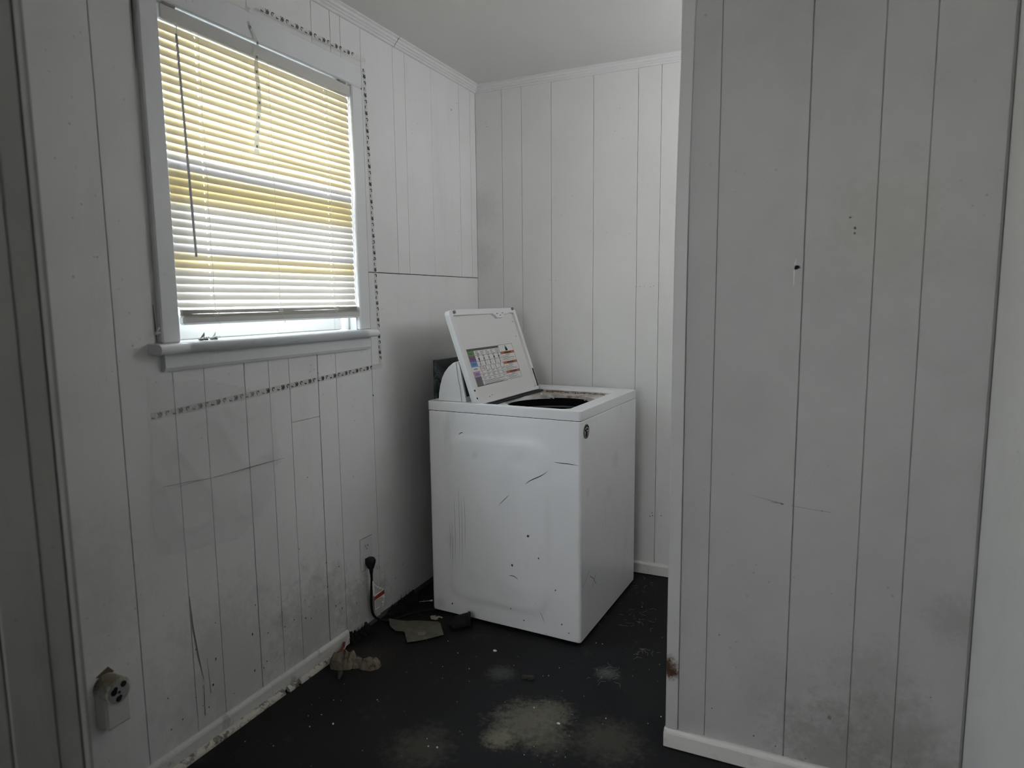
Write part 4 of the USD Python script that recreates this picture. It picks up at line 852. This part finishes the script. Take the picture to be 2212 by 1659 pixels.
obj('leg', cloth(Polygon([(0.034, -1.305), (0.060, -1.272), (0.100, -1.268), (0.128, -1.278), (0.138, -1.300), (0.128, -1.330), (0.096, -1.348), (0.066, -1.352), (0.048, -1.335)]).buffer(0.006), folds(0.052, 0.022, 55, 3, 0.5)), M_rag, rg, smooth=True)
obj('heel', cloth(Polygon([(0.118, -1.282), (0.140, -1.272), (0.158, -1.282), (0.160, -1.304), (0.142, -1.318), (0.122, -1.312)]).buffer(0.004), folds(0.030, 0.014, 80, 8, 1.4)), M_rag, rg, smooth=True)
obj('foot', cloth(Polygon([(0.152, -1.290), (0.172, -1.264), (0.204, -1.252), (0.222, -1.262), (0.224, -1.286), (0.206, -1.306), (0.176, -1.312), (0.156, -1.306)]).buffer(0.004), folds(0.034, 0.020, 60, 5, -0.3)), M_rag, rg, smooth=True)
# black boot-like hose end near the washer
M_hose = plain('hose_black', (0.005, 0.005, 0.005), 0.8)
hz = thing('drain_hose', 'black ribbed hose end on the floor against the washing machine', 'hose')
hp = curve([(0.327, -0.915, 0.016), (0.338, -0.893, 0.022), (0.352, -0.873, 0.027), (0.368, -0.858, 0.031), (0.380, -0.850, 0.033)], 36)
obj('hose', tube(hp, [0.013+0.014*min(1, i/16)+0.002*(i % 3 == 0) for i in range(36)], 16), M_hose, hz, smooth=35)
rg2 = trimesh.creation.torus(0.026, 0.006, major_sections=24, minor_sections=8); rg2.apply_transform(trimesh.transformations.rotation_matrix(math.pi/2, [0, 1, 0])); rg2.apply_transform(trimesh.transformations.rotation_matrix(0.5, [0, 0, 1])); rg2.apply_translation([0.381, -0.850, 0.0335]); obj('hose_cuff', rg2, M_hose, hz, smooth=True)
# wall anchor / ridged lump
rl = lathe([(0, 0)]+[(0.009+0.0022*(k_ % 2)-0.0005*k_, 0.004*k_+0.002) for k_ in range(11)]+[(0, 0.048)], 14); rl.apply_transform(trimesh.transformations.rotation_matrix(math.pi/2, [1, 0, 0])); rl.apply_transform(trimesh.transformations.rotation_matrix(0.5, [0, 0, 1])); rl.apply_translation([0.125, -1.372, 0.0115])
obj('plastic_anchor', rl, plain('anchor_dark', (0.035, 0.035, 0.034), 0.5), None, smooth=35, label='dark ridged plastic anchor on the floor in front of the sock', cat='wall anchor')
obj('dirt_clump', blob([((0.755, -1.118, 0.006), 0.009), ((0.785, -1.112, 0.007), 0.009)], 0.005, 0.003, 4, 90), plain('clump', (0.04, 0.038, 0.034), 0.95), None, smooth=True, label='dark elongated dirt clump alone in mid floor', cat='dirt')
M_chip = plain('white_chip', (0.62, 0.61, 0.58), 0.6)
def chip(x, y, r, label):
    c = trimesh.creation.icosphere(1, r); c.vertices += (meshkit.noise(c.vertices*300, int(x*100))-0.5)[:, None]*r*0.5; c.apply_scale([1.3, 0.9, 0.6]); c.apply_translation([x, y, r*0.45]); obj('plaster_chip', c, M_chip, None, smooth=True, label=label, cat='plaster chip')
chip(0.571, -0.989, 0.0065, 'largest white plaster chip on the dark floor, in front of the washing machine')
chip(0.965, -1.315, 0.0048, 'white plaster chip at the right rim of the tan floor patch')
fr = []
for k_ in range(260):
    x, y = rng.uniform(0.05, 1.27), rng.uniform(-1.9, -0.15)
    if Point(x, y).distance(Point(0.87, -1.3)) < 0.25 or rng.random() < 0.55:
        if 0.17 < x < 0.89 and y > -0.83: continue
        r = abs(rng.gauss(0, 0.0010))+0.0006; c = trimesh.creation.icosphere(0, r); c.apply_translation([x, y, r*0.6]); fr.append(c)
obj('crumb', cat(fr), M_chip, fl, kind='stuff', label='tiny white crumbs')
# fibre tufts by the far washer corner and in mid floor
tf = []
for cx, cy, nn, rr in ((1.0, -0.50, 26, 0.06), (0.93, -0.20, 12, 0.07), (1.10, -0.78, 14, 0.03), (1.02, -0.96, 18, 0.03)):
    for k_ in range(nn):
        x, y, a0 = cx+rng.gauss(0, rr), cy+rng.gauss(0, rr), rng.uniform(0, 6.28); l_ = rng.uniform(0.01, 0.04)
        tf.append(tube([(x, y, 0.002), (x+l_*math.cos(a0)*0.5, y+l_*math.sin(a0)*0.5, 0.004), (x+l_*math.cos(a0+0.5), y+l_*math.sin(a0+0.5), 0.002)], 0.0006, 4))
obj('lint', cat(tf), plain('lint_grey', (0.20, 0.195, 0.19), 0.9), None, kind='stuff', label='thin grey lint and fibres on the floor along the washing machine front', cat='lint')
obj('cotton_swab', cat([tube([(0.062, -0.745, 0.006), (0.105, -0.715, 0.006)], 0.0013, 6), blob([((0.104, -0.716, 0.006), 0.0035), ((0.110, -0.711, 0.006), 0.0042)], 0.0004, 0.0015, 1, 100)]), M_chip, None, smooth=40, label='white cotton swab in the gap left of the washing machine', cat='swab')
cb = []
for k_ in range(16):
    c = trimesh.creation.icosphere(1, rng.uniform(0.003, 0.007)); c.apply_scale([1.4, 1, 0.7]); c.apply_translation([0.215+rng.gauss(0, 0.014), -0.845+rng.gauss(0, 0.010), 0.004]); cb.append(c)
obj('paper_scraps', cat(cb), plain('scrap_tan', (0.34, 0.31, 0.22), 0.8), None, kind='stuff', label='small tan paper scraps at the washing machine foot', cat='scraps')
# copper-red wire scrap by the board end
rw2 = thing('wire_scrap', 'short red and white wire end sticking out behind the sock', 'wire')
obj('wire', tube(curve([(0.040, -1.272, 0.012), (0.046, -1.245, 0.035), (0.035, -1.215, 0.048), (0.025, -1.195, 0.036)], 16), 0.0028, 7), plain('wire_white', (0.55, 0.5, 0.46), 0.5), rw2, smooth=True)
obj('wire', tube(curve([(0.026, -1.275, 0.012), (0.030, -1.245, 0.022), (0.022, -1.225, 0.034)], 12), 0.0055, 7), plain('wire_red', (0.19, 0.03, 0.02), 0.5), rw2, smooth=True)

# ------------------------------------------------------------------ window stool litter
M_bug = plain('insect_brown', (0.10, 0.065, 0.06), 0.5)
def bug(y, x, rot, label):
    t = thing('dead_insect', label, 'insect', (x, y, 1.2625), rot)
    obj('body', cat([trimesh.creation.icosphere(2, 1.0).apply_scale([0.009, 0.0035, 0.003]).apply_translation([0, 0, 0.0035]), trimesh.creation.icosphere(2, 1.0).apply_scale([0.005, 0.003, 0.003]).apply_translation([0.012, 0, 0.004]), trimesh.creation.icosphere(1, 0.0025).apply_translation([0.0175, 0, 0.004])]), M_bug, t, smooth=True)
    for s_ in (-1, 1):
        for k_ in range(3): obj('leg', tube([(0.010+0.003*k_, s_*0.002, 0.004), (0.008+0.006*k_, s_*0.007, 0.012), (0.006+0.009*k_, s_*0.010, 0.001)], 0.0005, 4), M_bug, t)
    obj('wing', grid(6, 4, lambda u, v: (-0.004+0.014*u, 0.002+0.003*v, 0.006+0.020*u*(0.4+0.6*v))), plain('wing_%d' % int(abs(y)*1000), (0.35, 0.28, 0.26), 0.3), t)
bug(-1.806, 0.028, 1.0, 'left of two dead brown insects on the window stool, nearest the casing')
bug(-1.762, 0.022, 0.2, 'right of two dead brown insects on the window stool, wing raised')
hk = thing('cup_hook', 'small painted hook screwed to the left edge of the window casing', 'hook')
obj('hook', tube(curve([(0.012, -1.9285, 1.292), (0.012, -1.936, 1.292), (0.014, -1.943, 1.290), (0.020, -1.941, 1.300), (0.018, -1.935, 1.306)], 20), 0.0028, 7), M_trim, hk, smooth=True)
